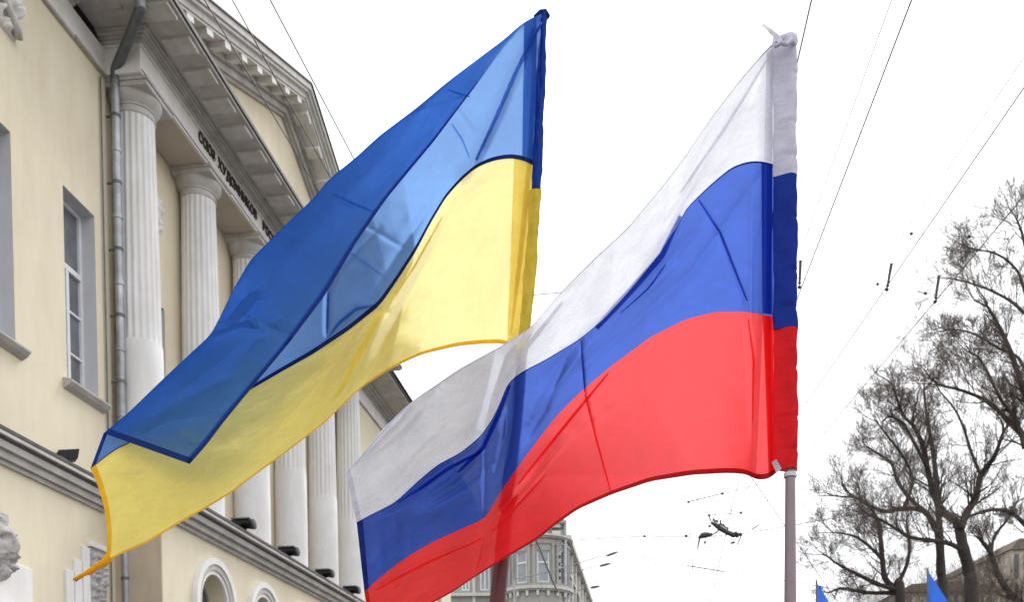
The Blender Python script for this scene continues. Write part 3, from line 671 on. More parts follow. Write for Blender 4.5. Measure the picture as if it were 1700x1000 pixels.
# ================================================================== BARE TREES
def px_limb(pts, D, dv=0.0, seed=0):
    r = random.Random(seed); n = len(pts); out = []
    for i, (x, y) in enumerate(pts): out.append(Vector(PX(x, y, D+dv*i/(n-1)+r.uniform(-.15, .15))))
    return out
def smooth_path(P, k=4):
    out = []
    for i in range(len(P)-1):
        a, b, c, d = P[max(i-1, 0)], P[i], P[i+1], P[min(i+2, len(P)-1)]
        for j in range(k):
            t = j/k; out.append(.5*((2*b)+(c-a)*t+(2*a-5*b+4*c-d)*t*t+(3*b-a-3*c+d)*t**3))
    out.append(P[-1]); return out
def grow(mb, tw, p, d, ln, r, lvl, rn, up=.10):
    n = 7 if lvl < 2 else 5
    pts = [p.copy()]; dd = d.normalized(); kids = []
    bend = Vector((rn.uniform(-1, 1), rn.uniform(-1, 1), rn.uniform(-.3, 1)))*.10
    for i in range(n):
        dd = (dd+Vector((rn.gauss(0, .10), rn.gauss(0, .10), rn.gauss(0, .10)))+bend+Vector((0, 0, up*.3))).normalized()
        p = p+dd*(ln/n); pts.append(p.copy())
        if lvl < 4 and i >= 1:
            m = rn.choice((1, 1, 2)) if lvl < 2 else rn.choice((0, 1, 1, 2))
            for _ in range(m):
                a = rn.uniform(.32, .85); ax = dd.cross(Vector((rn.gauss(0, 1), rn.gauss(0, 1), rn.gauss(0, 1)))).normalized()
                kids.append((p.copy(), Matrix.Rotation(a, 3, ax) @ dd, ln*rn.uniform(.48, .78)*(1-.25*i/n), i))
    rads = [max(.0027, r*(1-.8*i/n)) for i in range(n+1)]
    (mb if lvl < 2 else tw).tube(pts, rads, 5 if lvl < 1 else (4 if lvl < 2 else 3), cap=False)
    for q, d2, l2, i in kids: grow(mb, tw, q, d2, l2, max(.0034, rads[i]*.45), lvl+1, rn, up)
def tree(label, D, limbs, seed, group, dens=1.0, base=None):
    rn = random.Random(seed)
    P0 = PX(*base, D); limbs = [(a_, b_, c_2, d_, e_*.92) for a_, b_, c_2, d_, e_ in limbs]; root_ = thing('bare_tree', label, 'tree', (P0[0], P0[1], 0), 0, group)
    o0 = Vector((P0[0], P0[1], 0))
    br = MB(); tw = MB()
    for i, (pts, r0, r1, dv, L0) in enumerate(limbs):
        P = smooth_path(px_limb(pts, D, dv, seed+i)); m = len(P); s = D/F_PX
        b = MB(); rr = [(r0+(r1-r0)*j/(m-1))*s*(1+.06*math.sin(j*1.7)) for j in range(m)]
        b.tube([p-o0 for p in P], rr, 9); b.build('trunk' if r0 >= 9 else 'limb', M_BARK, root_, smooth=True)
        if L0 <= 0: continue
        # shoots all along the limb
        j = max(2, m//6)
        while j < m:
            t = (P[min(j+1, m-1)]-P[j-1]).normalized()
            for _ in range(1 if rn.random() < .65*dens else 2):
                a = rn.uniform(.4, 1.0); ax = t.cross(Vector((rn.gauss(0, 1), rn.gauss(0, 1), rn.gauss(0, 1)))).normalized()
                d = Matrix.Rotation(a, 3, ax) @ t; d.y *= .8
                ln = L0*s*rn.uniform(.55, 1.25)
                grow(br, tw, P[j]-o0, d, ln, max(.008, rr[j]*.36), 1, rn)
            j += rn.choice((1, 1, 2)) if dens >= 1 else rn.choice((2, 3))
        t = (P[-1]-P[-2]).normalized()
        for _ in range(2): grow(br, tw, P[-1]-o0, (t+Vector((rn.gauss(0, .3), rn.gauss(0, .3), rn.gauss(0, .3)))).normalized(), L0*s*.9, rr[-1]*.8, 1, rn)
    tag(br.build('branches', M_BARK, root_, smooth=True), kind='stuff'); tag(tw.build('twigs', M_TWIG, root_), kind='stuff')
    print('tree', len(br.f), len(tw.f)); return root_
G = 'bare trees on the boulevard at the right'
tree('thick forked bare tree, its trunk rising right of the taller small blue flag', 27, [
    ([(1613, 1330), (1613, 1000), (1609, 950), (1600, 915), (1595, 890), (1589, 868)], 12, 7.5, 0, 0),
    ([(1589, 868), (1566, 850), (1550, 820), (1540, 780), (1530, 735), (1515, 705)], 6.5, 3.2, .8, 70),
    ([(1515, 705), (1500, 690), (1488, 660), (1482, 640)], 3, 1.6, .3, 50),
    ([(1594, 880), (1606, 850), (1620, 828), (1628, 790), (1650, 760), (1665, 720)], 7, 2.6, -.8, 62),
    ([(1540, 780), (1520, 740), (1500, 705), (1478, 692), (1466, 700)], 3, 1.3, .5, 46),
    ([(1600, 915), (1575, 903), (1545, 898), (1512, 893), (1490, 880), (1460, 862)], 4.5, 2, -1, 55),
    ([(1628, 790), (1612, 750), (1600, 712), (1585, 680), (1560, 650)], 3, 1.2, .8, 62)],
    11, G, base=(1613, 1000))
tree('two-stemmed bare tree just left of the forked one, behind the taller small blue flag', 31, [
    ([(1566, 1330), (1566, 1000), (1562, 950), (1560, 900), (1553, 870)], 9.2, 6, 0, 0),
    ([(1561, 900), (1558, 850), (1555, 800), (1549, 750), (1540, 700), (1534, 650)], 6, 2, .8, 66),
    ([(1553, 880), (1535, 850), (1500, 845), (1470, 850), (1440, 838), (1410, 820)], 5, 1.8, -.8, 56),
    ([(1535, 850), (1512, 830), (1490, 800), (1480, 770), (1455, 752), (1438, 742)], 4, 1.3, .9, 46),
    ([(1500, 845), (1515, 800), (1500, 760), (1470, 720), (1455, 700)], 3, 1.2, -.6, 54)],
    23, G, base=(1566, 1000))
tree('low wide bare tree reaching farthest left, behind the shorter small blue flag', 29, [
    ([(1500, 1330), (1495, 1000), (1488, 975)], 9.2, 6.5, 0, 0),
    ([(1488, 980), (1470, 962), (1465, 930), (1462, 895), (1455, 860), (1430, 830), (1395, 825)], 5.5, 1.6, .8, 52),
    ([(1488, 980), (1455, 970), (1425, 955), (1395, 940), (1370, 922)], 4.5, 1.3, -.9, 44),
    ([(1465, 930), (1440, 905), (1415, 890), (1385, 885)], 3, 1.1, -.4, 46),
    ([(1492, 985), (1440, 985), (1400, 978), (1375, 985)], 4, 1.5, .9, 30),
    ([(1488, 975), (1505, 940), (1510, 905), (1505, 870)], 4, 1.5, .5, 40)],
    37, G, base=(1498, 1000))
tree('tall bare tree at the right edge, its boughs arching down into the picture', 24, [
    ([(1790, 1330), (1785, 1050), (1775, 950), (1750, 860), (1725, 800)], 22, 15, 0, 0),
    ([(1728, 805), (1708, 745), (1692, 715), (1675, 700), (1640, 668), (1600, 650), (1560, 640)], 6.5, 1.6, .9, 62),
    ([(1728, 805), (1715, 700), (1700, 650), (1680, 590), (1660, 545), (1640, 510)], 6.5, 2, -.9, 62),
    ([(1740, 820), (1730, 700), (1722, 600), (1718, 500), (1700, 400), (1688, 365)], 7, 1.5, .5, 52),
    ([(1700, 745), (1688, 700), (1662, 665), (1640, 620), (1625, 595), (1610, 585)], 3.5, 1.2, -.5, 60),
    ([(1760, 900), (1712, 885), (1700, 870), (1675, 850), (1640, 848), (1600, 862)], 5, 2.2, -1, 36),
    ([(1775, 1000), (1712, 1010), (1690, 1000), (1662, 965), (1645, 920), (1632, 902)], 7, 3.5, .8, 36),
    ([(1645, 920), (1652, 890), (1675, 860), (1690, 830)], 3, 1.3, .5, 34),
    ([(1745, 700), (1725, 560), (1690, 510), (1650, 485), (1610, 470), (1575, 462)], 3.5, 1, .9, 52),
    ([(1735, 640), (1700, 480), (1680, 440), (1650, 420), (1620, 415)], 3, 1, -.9, 50),
    ([(1740, 760), (1700, 610), (1660, 580), (1610, 552), (1575, 548)], 3, 1, .4, 56)],
    53, G, base=(1785, 1000))
# scrubby undergrowth low behind the trunks
def shrub(label, x, y, D, w, h, seed):
    rn = random.Random(seed); P0 = PX(x, 1000, D); r = thing('shrub', label, 'shrub', (P0[0], P0[1], 0), 0, 'leafless undergrowth')
    tw = MB(); top = PX(x, y, D)[2]
    for i in range(60):
        p = Vector((rn.uniform(-w, w), rn.uniform(-w, w), top-h))
        grow(tw, tw, p, Vector((rn.gauss(0, .35), rn.gauss(0, .35), 1)), h*rn.uniform(.5, .9), .02, 2, rn)
    st = MB(); st.tube([(0, 0, 0), (0, 0, top-h*.9)], [.16, .1], 7); st.build('trunk', M_BARK, r)
    tag(tw.build('twigs', M_TWIG, r), kind='stuff')
shrub('dense brown bush low behind the trunk of the taller small blue flag', 1540, 925, 40, 1.1, 3.2, 3)
shrub('dense brown bush low at the far right corner', 1665, 905, 40, 1.3, 3.4, 4)
shrub('dense brown bush low between the two trunk stems', 1590, 945, 42, 1.0, 2.6, 5)
shrub('small brown bush low beside the shorter blue flag', 1440, 965, 38, .9, 2.0, 6)

# ================================================================== WIRES
WG = 'overhead wires above the street'
def wire(a, b, z, label, r=.006, ext=(0, 0), mid=None):
    """wire through photo points a and b at height z above the eye"""
    def at(x, y):
        d = FW+RT*(x-CX)/F_PX+UP*(YH-y)/F_PX; t = z/d[2]; P = d*t; return np.array([P[0], P[1], P[2]+EYE])
    A, B = at(*a), at(*b); u = (B-A)/np.linalg.norm(B-A)
    A = A-u*ext[0]; B = B+u*ext[1]
    g = MB(); n = 14; O = A.copy(); pts = [A+(B-A)*i/n - O for i in range(n+1)]
    sag = .0
    g.tube(pts, r, 5); o = g.build('overhead_wire', M_WIRE); o.location = O
    return tag(o, label, 'wire', WG)
wire((449, 0), (592, 272), 9.5, 'single dark wire crossing open sky past the pediment apex', .0095, (2, 6))
wire((344, 7), (534, 326), 10.5, 'lower of two dark wires running across the pediment', .010, (2, 4))
wire((422, 65), (555, 306), 10.5, 'upper of two dark wires running across the pediment', .010, (8, 4))
wire((1347, 0), (1322, 110), 5.2, 'wire touching the top of the white flag sleeve', .0055, (2, 20))
wire((1513, 0), (1345, 440), 5.2, 'long steep wire in the sky right of the tricolour flag', .0055, (2, 14))
wire((1700, 145), (1490, 450), 5.2, 'oblique wire meeting the left rod insulator', .0050, (3, 16))
wire((1700, 325), (1553, 500), 5.2, 'lowest oblique wire meeting the right rod insulator', .0055, (3, 12))
wire((1480, 0), (1390, 250), 6.2, 'faint thin wire just left of the long steep wire', .0036, (2, 8))
wire((1700, 95), (1560, 300), 6.4, 'faint thin wire above the oblique wires', .0036, (2, 8))
# rod insulators on the trolley wires
def at_z(x, y, z):
    d = FW+RT*(x-CX)/F_PX+UP*(YH-y)/F_PX; P = d*(z/d[2]); return Vector((P[0], P[1], P[2]+EYE))
def dpt(x, y, D): return Vector(PX(x, y, D))
def rod(top, bot, D, label):
    A, B = dpt(*top, D), dpt(*bot, D); r = thing('rod_insulator', label, 'insulator', B, 0, 'rod insulators on the trolley wires')
    u = A-B; k = D/F_PX
    g = MB(); g.tube([u*.28, u*.5, u], [2.0*k, 2.2*k, 2.6*k], 8); g.build('rod', M_WIRE, r)
    g = MB(); g.tube([u*.0, u*.04, u*.1, u*.12], [1*k, 3*k, 3*k, 1*k], 8); g.build('clamp', M_WIRE, r)
    g = MB(); g.tube([u*.15, u*.19, u*.23, u*.28], [1*k, 2.6*k, 2.6*k, 1*k], 8); g.build('ring', M_WIRE, r)
    return r
D9 = float(np.dot(np.array(at_z(1473, 485, 5.2))-np.array([0, 0, EYE]), FW))
rod((1480, 438), (1472, 484), D9, 'rod insulator on the left oblique wire, left of the other one')
D10 = float(np.dot(np.array(at_z(1553, 500, 5.2))-np.array([0, 0, EYE]), FW))
rod((1559, 458), (1552, 504), D10, 'rod insulator on the lowest oblique wire, in front of the twigs')
rod((1329, 433), (1327, 480), D9, 'rod insulator half hidden by the blue sleeve of the tricolour flag')
def span(pts, D, label, r, group='thin cross-span wires'):
    P = [dpt(x, y, D) for x, y in pts]; O = P[0].copy(); g = MB(); g.tube([p-O for p in P], r, 5); o = g.build('span_wire', M_WIRE); o.location = O
    return tag(o, label, 'wire', group)
def bead(x, y, D, rp, label):
    k = D/F_PX; g = MB(); g.lathe(0, 0, [(.2*rp*k, -rp*k), (.8*rp*k, -.6*rp*k), (rp*k, 0), (.8*rp*k, .6*rp*k), (.2*rp*k, rp*k)], 10)
    o = g.build('bead_insulator', M_WIRE, smooth=True); o.location = dpt(x, y, D); return tag(o, label, 'insulator', 'bead insulators in the sky')
span([(1322, 380), (1513, 388), (1609, 393), (1760, 402)], D9, 'hair-thin cross wire carrying the two upper bead insulators', .0022)
span([(1322, 462), (1457, 472), (1536, 487), (1760, 520)], D9, 'hair-thin cross wire carrying the two lower bead insulators', .0022)
bead(1513, 388, D9-.01, 2.8, 'round bead insulator, upper left of the four in the sky')
bead(1609, 393, D9-.01, 3.2, 'round bead insulator, upper right of the four in the sky')
bead(1457, 472, D9-.01, 2.6, 'round bead insulator beside the left rod insulator')
bead(1536, 487, D9-.01, 2.8, 'round bead insulator beside the right rod insulator')
# trolley-wire crossing far down the street
TD = 30.0; tk = TD/F_PX
ct = thing('trolley_wire_crossing', 'dark jumble of trolley wire switch gear hanging over the street under the red stripe', 'overhead fitting', dpt(1195, 880, TD))
co = dpt(1195, 880, TD)
def cpart(name, pts, r, n=6, dz=0):
    g = MB(); g.tube([dpt(x, y, TD+dz)-co for x, y in pts], [q*tk for q in r] if hasattr(r, '__len__') else r*tk, n); return g.build(name, M_WIRE, ct)
cpart('switch_body', [(1180, 868), (1188, 872), (1196, 878), (1206, 884), (1218, 889), (1232, 888)], [2, 4.2, 5, 4.2, 5, 2.4], 7)
cpart('switch_body', [(1184, 862), (1190, 872), (1199, 874), (1210, 886), (1226, 892)], [1.6, 3, 4.4, 3.6, 2], 6, .3)
cpart('frog', [(1160, 894), (1166, 890), (1174, 889), (1182, 888)], [2.4, 5, 5, 2.2], 7)
cpart('jumper', [(1182, 889), (1190, 884), (1196, 878)], 1.2)
cpart('hanger', [(1162, 892), (1160, 902), (1158, 913)], [1.8, 1.4, 1])
cpart('hanger', [(1231, 889), (1228, 897), (1224, 904)], 1.0)
cpart('hanger', [(1169, 903), (1172, 900)], 1.8)
cpart('hanger', [(1213, 903), (1220, 901)], 1.8)
cpart('hanger', [(1180, 866), (1177, 856)], 1.1)
cpart('hanger', [(1197, 876), (1196, 864)], 1.4)
for i in range(9):
    rr = random.Random(i+90); x = 1186+rr.uniform(0, 44); y = 868+(x-1186)*.5+rr.uniform(-3, 4)
    cpart('clamp', [(x, y), (x+rr.uniform(-4, 4), y+rr.uniform(-5, 5))], rr.uniform(1.2, 2.4), 5, rr.uniform(-.5, .5))
def ends(name_lab, a, b, r=.9, blobs=True, D=TD):
    t = thing('cross_span_rod', name_lab, 'overhead fitting', dpt(*a, D), 0, 'span rods over the street')
    O = dpt(*a, D); g = MB(); g.tube([Vector((0, 0, 0)), dpt(*b, D)-O], r*tk, 5); g.build('rod', M_WIRE, t)
    if blobs:
        for q in (a, b):
            p = dpt(*q, D)-O; g = MB(); g.tube([p+Vector((-2.5*tk, 0, 0)), p, p+Vector((2.5*tk, 0, -1*tk))], [1*tk, 2.3*tk, 1*tk], 6); g.build('end_clamp', M_WIRE, t)
ends('upper slanting span rod with clamps, just under the red hem', (1143, 834), (1199, 820), .8)
ends('nearly level span rod above the switch gear', (1177, 856), (1230, 852), .6)
ends('short slanted rod right of the level span rod', (1223, 861), (1245, 835), .5, False)
ends('long faint span rod left of the switch gear', (1070, 891), (1165, 893), .55)
ends('pale span rod reaching right towards the mauve pole', (1232, 887), (1296, 876), .5, False)
ends('short clamp rod between the switch gear and mauve pole', (1248, 880), (1260, 872), 1.1, False)
ends('slanting rod left of the switch gear', (1139, 890), (1178, 874), .5)
ends('lowest span rod, hanging alone under the switch gear', (1141, 940), (1202, 950), .9, False)
for x, y0, y1 in ((1150, 936, 950), (1185, 940, 955)): ends('thin upright hanger on the lowest span rod, the '+('left' if x < 1160 else 'right')+' one', (x, y0), (x, y1), .5, False)
for i, (x, y0, y1) in enumerate(((1148, 790, 808), (1171, 790, 805), (1183, 788, 812), (1222, 788, 806))):
    ends(['leftmost', 'second', 'third', 'rightmost'][i]+' thin dropper just below the red stripe hem', (x, y0), (x-2, y1), .45, False)
span([(1225, 760), (1255, 804), (1302, 872), (1400, 1014)], 20, 'taut dark guy wire slanting down behind the mauve pole', .008)
span([(830, 492), (885, 490), (920, 487), (1100, 470)], 26, 'thin wire between the gold sleeve and the white stripe', .012)
span([(868, 850), (893, 905), (915, 960), (926, 985)], 60, 'dark cable hanging in front of the rounded bay', .05)
span([(960, 897), (1070, 891), (1165, 893), (1232, 887), (1296, 876), (1440, 852)], TD+.1, 'long faint cross wire through the trolley wire switch gear', .011)
span([(1030, 922), (1141, 940), (1202, 950), (1420, 984)], TD+.1, 'long faint cross wire carrying the lowest span rod', .009)
span([(1060, 856), (1143, 834), (1199, 820), (1330, 788)], TD+.1, 'long faint cross wire carrying the upper slanting span rod', .009)
span([(1235, 760), (1206, 884), (1170, 1040)], TD+.05, 'faint contact wire running down through the switch gear', .011)
# street lamps on long arms, far off
def lamp(x, y, x2, y2, D, label):
    A = dpt(x, y, D); B = dpt(x2, y2, D); r = thing('street_lamp', label, 'street lamp', (float(A.x), float(A.y), 0), 0, 'far street lamps on long arms'); O = Vector((A.x, A.y, 0)); k = D/F_PX
    g = MB(); g.tube([A-O+Vector((-7, 1.5, -1.4)), A-O+Vector((-4, .8, -.9)), A-O+Vector((-.3, 0, 0))], [.045, .04, .035], 6); g.build('arm', M_PIPE, r)
    g = MB(); g.tube([A-O+Vector((-7, 1.5, -A.z)), A-O+Vector((-7, 1.5, -1.4))], [.12, .07], 8); g.build('post', M_PIPE, r)
    u = B-A; g = MB(); g.tube([A-O, A-O+u*.25, A-O+u*.7, A-O+u], [1.2*k, 2.4*k, 2.2*k, 1.2*k], 8); g.build('lamp_head', M_PIPED, r, smooth=True)
lamp(1006, 924, 1026, 917, 75, 'highest of three far street lamp heads right of the corner building')
lamp(995, 941, 1014, 936, 80, 'middle of three far street lamp heads right of the corner building')
lamp(980, 977, 996, 974, 90, 'lowest of three far street lamp heads right of the corner building')

# ================================================================== FLAGS
def resample(pts, n, sm=3):
    p = np.array(pts, float); d = np.r_[0, np.cumsum(np.hypot(*np.diff(p, axis=0).T))]; t = np.linspace(0, d[-1], n)
    q = np.c_[np.interp(t, d, p[:, 0]), np.interp(t, d, p[:, 1])]
    if sm:
        w = int(n/60*sm) | 1; k = np.hanning(w+2)[1:-1]; k /= k.sum(); h = w//2
        pad = np.vstack([2*q[0]-q[h:0:-1], q, 2*q[-1]-q[-2:-h-2:-1]])
        q = np.c_[np.convolve(pad[:, 0], k, 'valid'), np.convolve(pad[:, 1], k, 'valid')]
    return q
def seg_dist(X, Y, poly):
    """distance in pixels to a polyline, and 0..1 position along it"""
    best = np.full(X.shape, 1e9); tt = np.zeros(X.shape); tot = len(poly)-1; sg = np.ones(X.shape)
    for i in range(tot):
        (x0, y0), (x1, y1) = poly[i], poly[i+1]; dx, dy = x1-x0, y1-y0
        t = np.clip(((X-x0)*dx+(Y-y0)*dy)/(dx*dx+dy*dy), 0, 1); d = np.hypot(X-x0-t*dx, Y-y0-t*dy); m = d < best
        best[m] = d[m]; tt[m] = ((i+t)/tot)[m]; sg[m] = np.sign((X-x0)*dy-(Y-y0)*dx)[m]
    return best, tt, sg
def crease(D, X, Y, poly, amp, w, taper=True, M=None, step=False):
    d, t, sg = seg_dist(X, Y, poly)
    tp = np.sin(np.pi*np.clip(t, .02, .98))**.5 if taper else 1
    if step: f = np.tanh(sg*d/w)*np.exp(-(d/(w*5))**2)
    else: f = np.exp(-np.abs(d/w)**1.5)
    f = f*tp*amp*1.7
    if M is not None: f = f*M
    D += f
def world_grid(X, Y, D):
    P = (FW[None, None]+RT[None, None]*((X-CX)/F_PX)[..., None]+UP[None, None]*((YH-Y)/F_PX)[..., None])*D[..., None]
    P[..., 2] += EYE; return P
def grid_obj(name, P, UV, m, parent, O, flip=False):
    a, b = P.shape[:2]; v = (P-O).reshape(-1, 3)
    I = np.arange(a*b).reshape(a, b); f = np.stack([I[:-1, :-1], I[1:, :-1], I[1:, 1:], I[:-1, 1:]], -1).reshape(-1, 4)
    me = bpy.data.meshes.new(name); me.from_pydata(v.tolist(), [], f.tolist()); me.materials.append(m)
    me.polygons.foreach_set('use_smooth', [True]*len(me.polygons))
    uv = me.uv_layers.new(name='UVMap'); li = np.empty(len(me.loops), int); me.loops.foreach_get('vertex_index', li)
    uv.data.foreach_set('uv', UV.reshape(-1, 2)[li].ravel()); me.update()
    return link(name, me, parent)
def fnoise(U, V, su, sv, seed, oct=4):
    r = np.random.default_rng(seed); out = np.zeros(U.shape)
    for o in range(oct):
        k = 2.0**o
        for _ in range(4):
            a = r.uniform(0, 6.28); out += np.sin(2*np.pi*(U*su*k*r.uniform(.6, 1.3)*math.cos(a)+V*sv*k*r.uniform(.6, 1.3)*math.sin(a))+r.uniform(0, 6.28))/k/4
    return out
def ribbon(name, P, UV, m, parent, O, off=.0022):
    """hem: the folded-over cloth, one sheet in front and one behind"""
    c = np.array([0, 0, EYE]); d = P-c; d /= np.linalg.norm(d, axis=-1, keepdims=True)
    o1 = grid_obj(name, P-d*off, UV, m, parent, O)
    return o1

def fold(poly, w, P, X, Y, m, parent, O, off=.004):
    """pressed fold: a narrow doubled strip just behind the cloth"""
    pts = resample(poly, 40, 1); cc = np.array([0, 0, EYE]); vs = []
    for i, q in enumerate(pts):
        t = pts[min(i+1, 39)]-pts[max(i-1, 0)]; t /= np.hypot(*t)+1e-9; nx, ny = -t[1], t[0]; ww = w*(.6+.4*math.sin(math.pi*i/39))
        for sg in (-.5, .5):
            x, y = q[0]+nx*ww*sg, q[1]+ny*ww*sg; k_ = np.argmin((X-x)**2+(Y-y)**2); a_, b_ = np.unravel_index(k_, X.shape)
            Dd = float(np.dot(P[a_, b_]-cc, FW)); vs.append(PX(x, y, Dd+off)-O)
    g = MB(); g.add(vs, [(2*i, 2*i+1, 2*i+3, 2*i+2) for i in range(39)]); g.build('pressed_fold', m, parent, smooth=True)
# ---------------- blue and yellow flag
NU = 420
T = resample([(901,32),(870,45),(840,76),(780,155),(720,235),(680,283),(640,332),(590,405),(540,490),(480,570),(415,648),(370,703),(344,738),(315,771)], NU)
Fo = resample([(898,22),(868,37),(838,64),(790,100),(740,138),(690,180),(630,225),(590,262),(545,298),(520,330),(485,362),(450,397),(415,432),(385,485),(366,525),(350,556),(300,602),(260,640),(215,684),(172,720)], NU)
Mi = resample([(893,280),(878,269),(850,262),(820,266),(790,278),(765,300),(740,328),(715,370),(690,418),(660,465),(630,508),(580,548),(520,588),(470,616),(415,648),(330,690),(235,727),(190,748),(150,779)], NU)
Bo = resample([(869,600),(840,571),(805,571),(760,575),(700,589),(650,612),(598,646),(560,682),(540,702),(480,748),(420,792),(380,822),(340,846),(300,868),(240,905),(205,919),(186,928),(174,935)], NU)
n1, n2, n3 = 44, 60, 84
Uv = np.linspace(0, 1, NU)
def lerp(a, b, t): return a+(b-a)*t
rowsX, rowsY, vv, lay = [], [], [], []
for j in range(n1): t = j/n1; q = lerp(T, Fo, math.sin(t*math.pi/2)**1.0 if False else t); rowsX.append(q[:, 0]); rowsY.append(q[:, 1]); vv.append(.2*t); lay.append(-math.sqrt(1-t))
for j in range(n2): t = j/n2; q = lerp(Fo, Mi, t); rowsX.append(q[:, 0]); rowsY.append(q[:, 1]); vv.append(.2+.3*t); lay.append(math.sqrt(t))
for j in range(n3+1):
    t = j/n3; q = lerp(Mi, Bo, t); bul = 13*4*t*(1-t)*np.clip((Uv-.86)/.14, 0, 1)**1.5
    rowsX.append(q[:, 0]+bul); rowsY.append(q[:, 1]); vv.append(.5+.5*t); lay.append(1-t*.6)
X = np.array(rowsX).T; Y = np.array(rowsY).T; V = np.repeat(np.array(vv)[None], NU, 0); LAY = np.repeat(np.array(lay)[None], NU, 0); U = np.repeat(Uv[:, None], V.shape[1], 1)
hoistD = 2.50-.16*V
D = hoistD+np.interp(U, [0, .12, .30, .38, .6, 1], [0, .07, .17, .155, .02, -.16])*(.45+.55*V)*np.clip(U/.05, 0, 1)
fade = np.clip(U/.12, 0, 1)
D += .045*LAY*np.clip((U-.03)/.2, 0, 1)*np.where(V < .5, 1, 1)
low = np.clip((V-.5)/.5, 0, 1)
D -= .13*np.clip(1-V/.2, 0, 1)*np.clip((U-.35)/.35, 0, 1)
D += fade*.014*np.sin(2*np.pi*(U*2.6+.3*V+.2))
D += .13*low*np.exp(-((U-.17)/.15)**2)-.12*low*np.exp(-((U-.56)/.22)**2)
D += .006*fade*fnoise(U*1.5+V*1.2, V*1.0-U*.4, 2.2, 3.0, 5)
back = (V >= .2); front = ~back
cr_ = lambda poly, a, w, M=None, st=False, tp=True: crease(D, X, Y, poly, a, w, tp, M, st)
bm = back.astype(float); fm = front.astype(float)
cr_([(900,30),(860,110),(825,190),(785,272),(766,298)], -.030, 9, bm, tp=False)
cr_([(780,290),(740,345),(690,430),(640,520),(600,600),(570,680)], .030, 26, bm)
cr_([(900,30),(890,150),(884,268),(868,430),(850,560)], .010, 7, bm, tp=False)
cr_([(898,36),(884,60),(874,268),(862,400),(846,555)], -.008, 6, bm, tp=False)
cr_([(630,508),(600,560),(560,640),(535,700)], .04, 22, bm)
cr_([(630,380),(560,455),(545,490),(543,560),(520,590)], -.012, 5, bm)
cr_([(630,508),(590,515),(560,545),(545,560)], -.016, 5, bm)
cr_([(545,470),(543,555)], -.012, 4, bm)
cr_([(525,325),(700,430)], -.004, 3, bm); cr_([(750,170),(790,225)], -.004, 3, bm); cr_([(720,330),(650,440),(600,520)], -.010, 8, bm)
cr_([(860,290),(850,420),(820,540),(806,571)], -.012, 14, bm)
cr_([(760,330),(700,450),(640,560),(605,640)], -.014, 10, bm); cr_([(700,420),(660,500),(610,580),(570,660)], .012, 8, bm)
cr_([(600,560),(480,650),(380,740)], -.012, 26, bm); cr_([(470,640),(380,760),(290,860)], .012, 30, bm)
for i, q in enumerate([[(625,515),(560,590),(500,640)], [(628,512),(585,600),(540,670)], [(628,512),(560,570),(480,610)], [(620,530),(590,620),(560,670)], [(610,545),(520,650),(450,720)]]): cr_(q, -.006*(1+.3*(i % 2)), 5, bm)
for q, a, w in [([(385,545),(410,522),(425,500),(420,485)], -.020, 9), ([(370,540),(400,500),(430,478)], .022, 16), ([(425,545),(415,528),(350,556)], .012, 6), ([(405,515),(440,540),(480,560),(540,565)], -.010, 8),
                ([(350,558),(400,545),(450,552)], -.012, 8), ([(420,555),(360,610),(290,660)], -.010, 14), ([(400,620),(330,650),(240,700)], .010, 18), ([(470,520),(430,560),(340,640)], .008, 14),
                ([(740,140),(660,240),(560,340),(450,470)], -.014, 30), ([(835,75),(700,225),(600,340)], .010, 16), ([(690,186),(776,160)], -.003, 3), ([(553,325),(600,350)], -.004, 3), ([(350,690),(280,700),(200,740)], -.008, 12),
                ([(500,560),(470,590),(440,640)], .008, 9), ([(300,720),(330,740)], .006, 10)]: cr_(q, a, w, fm)
P = world_grid(X, Y, D); UVg = np.stack([U*1.5, V], -1)
uf = thing('flag', 'blue and yellow flag streaming left, its blue edge folded over', 'flag', tuple(P[0, 0]), 0)
O = P[0, 0].copy()
jm = n1+n2
grid_obj('blue_stripe', P[:, :jm+1], UVg[:, :jm+1], C_UBLUE, uf, O)
grid_obj('yellow_stripe', P[:, jm:], UVg[:, jm:], C_UYEL, uf, O)
ribbon('seam', P[:, jm-2:jm+1], UVg[:, jm-2:jm+1], C_UBLUEH, uf, O, -.002)
ribbon('seam', P[:, jm-2:jm+1], UVg[:, jm-2:jm+1], C_UBLUEH, uf, O, .002)
ribbon('hem', P[:, 0:3], UVg[:, 0:3], C_UBLUEH, uf, O, .002); ribbon('hem', P[:, 2:4], UVg[:, 2:4], C_UBLUE, uf, O, .0015)
ribbon('hem', P[:, -3:], UVg[:, -3:], C_UYELH, uf, O, .002)
ribbon('fly_hem', P[-6:, :jm], UVg[-6:, :jm], C_UBLUEH, uf, O, .002); ribbon('fly_hem', P[-6:, jm:], UVg[-6:, jm:], C_UYELH, uf, O, .002)
# facing: second layer of cloth beside the sleeve
ribbon('facing', P[3:14, n1:jm], UVg[3:14, n1:jm], C_UBLUE, uf, O, -.006); ribbon('facing', P[3:20, jm:], UVg[3:20, jm:], C_UYEL, uf, O, -.006)
Xb, Yb, Pb = X[:, n1:], Y[:, n1:], P[:, n1:]
for q, w, m in (([(899,36),(860,112),(825,192),(790,266)], 6, C_UBLUE), ([(545,488),(544,520),(543,556)], 4, C_UBLUE), ([(628,506),(592,513),(565,535),(545,560)], 5, C_UBLUE),
                ([(575,415),(610,440),(636,458)], 3, C_UBLUE), ([(750,205),(768,232),(780,262)], 2.5, C_UBLUE), ([(632,520),(600,580),(560,660)], 9, C_UYEL), ([(650,500),(690,440),(735,360)], 4, C_UYEL)):
    fold(q, w, Pb, Xb, Yb, m, uf, O)
fold([(553,322),(585,337),(622,352)], 3, P[:, :n1], X[:, :n1], Y[:, :n1], C_UBLUE, uf, O, -.002)
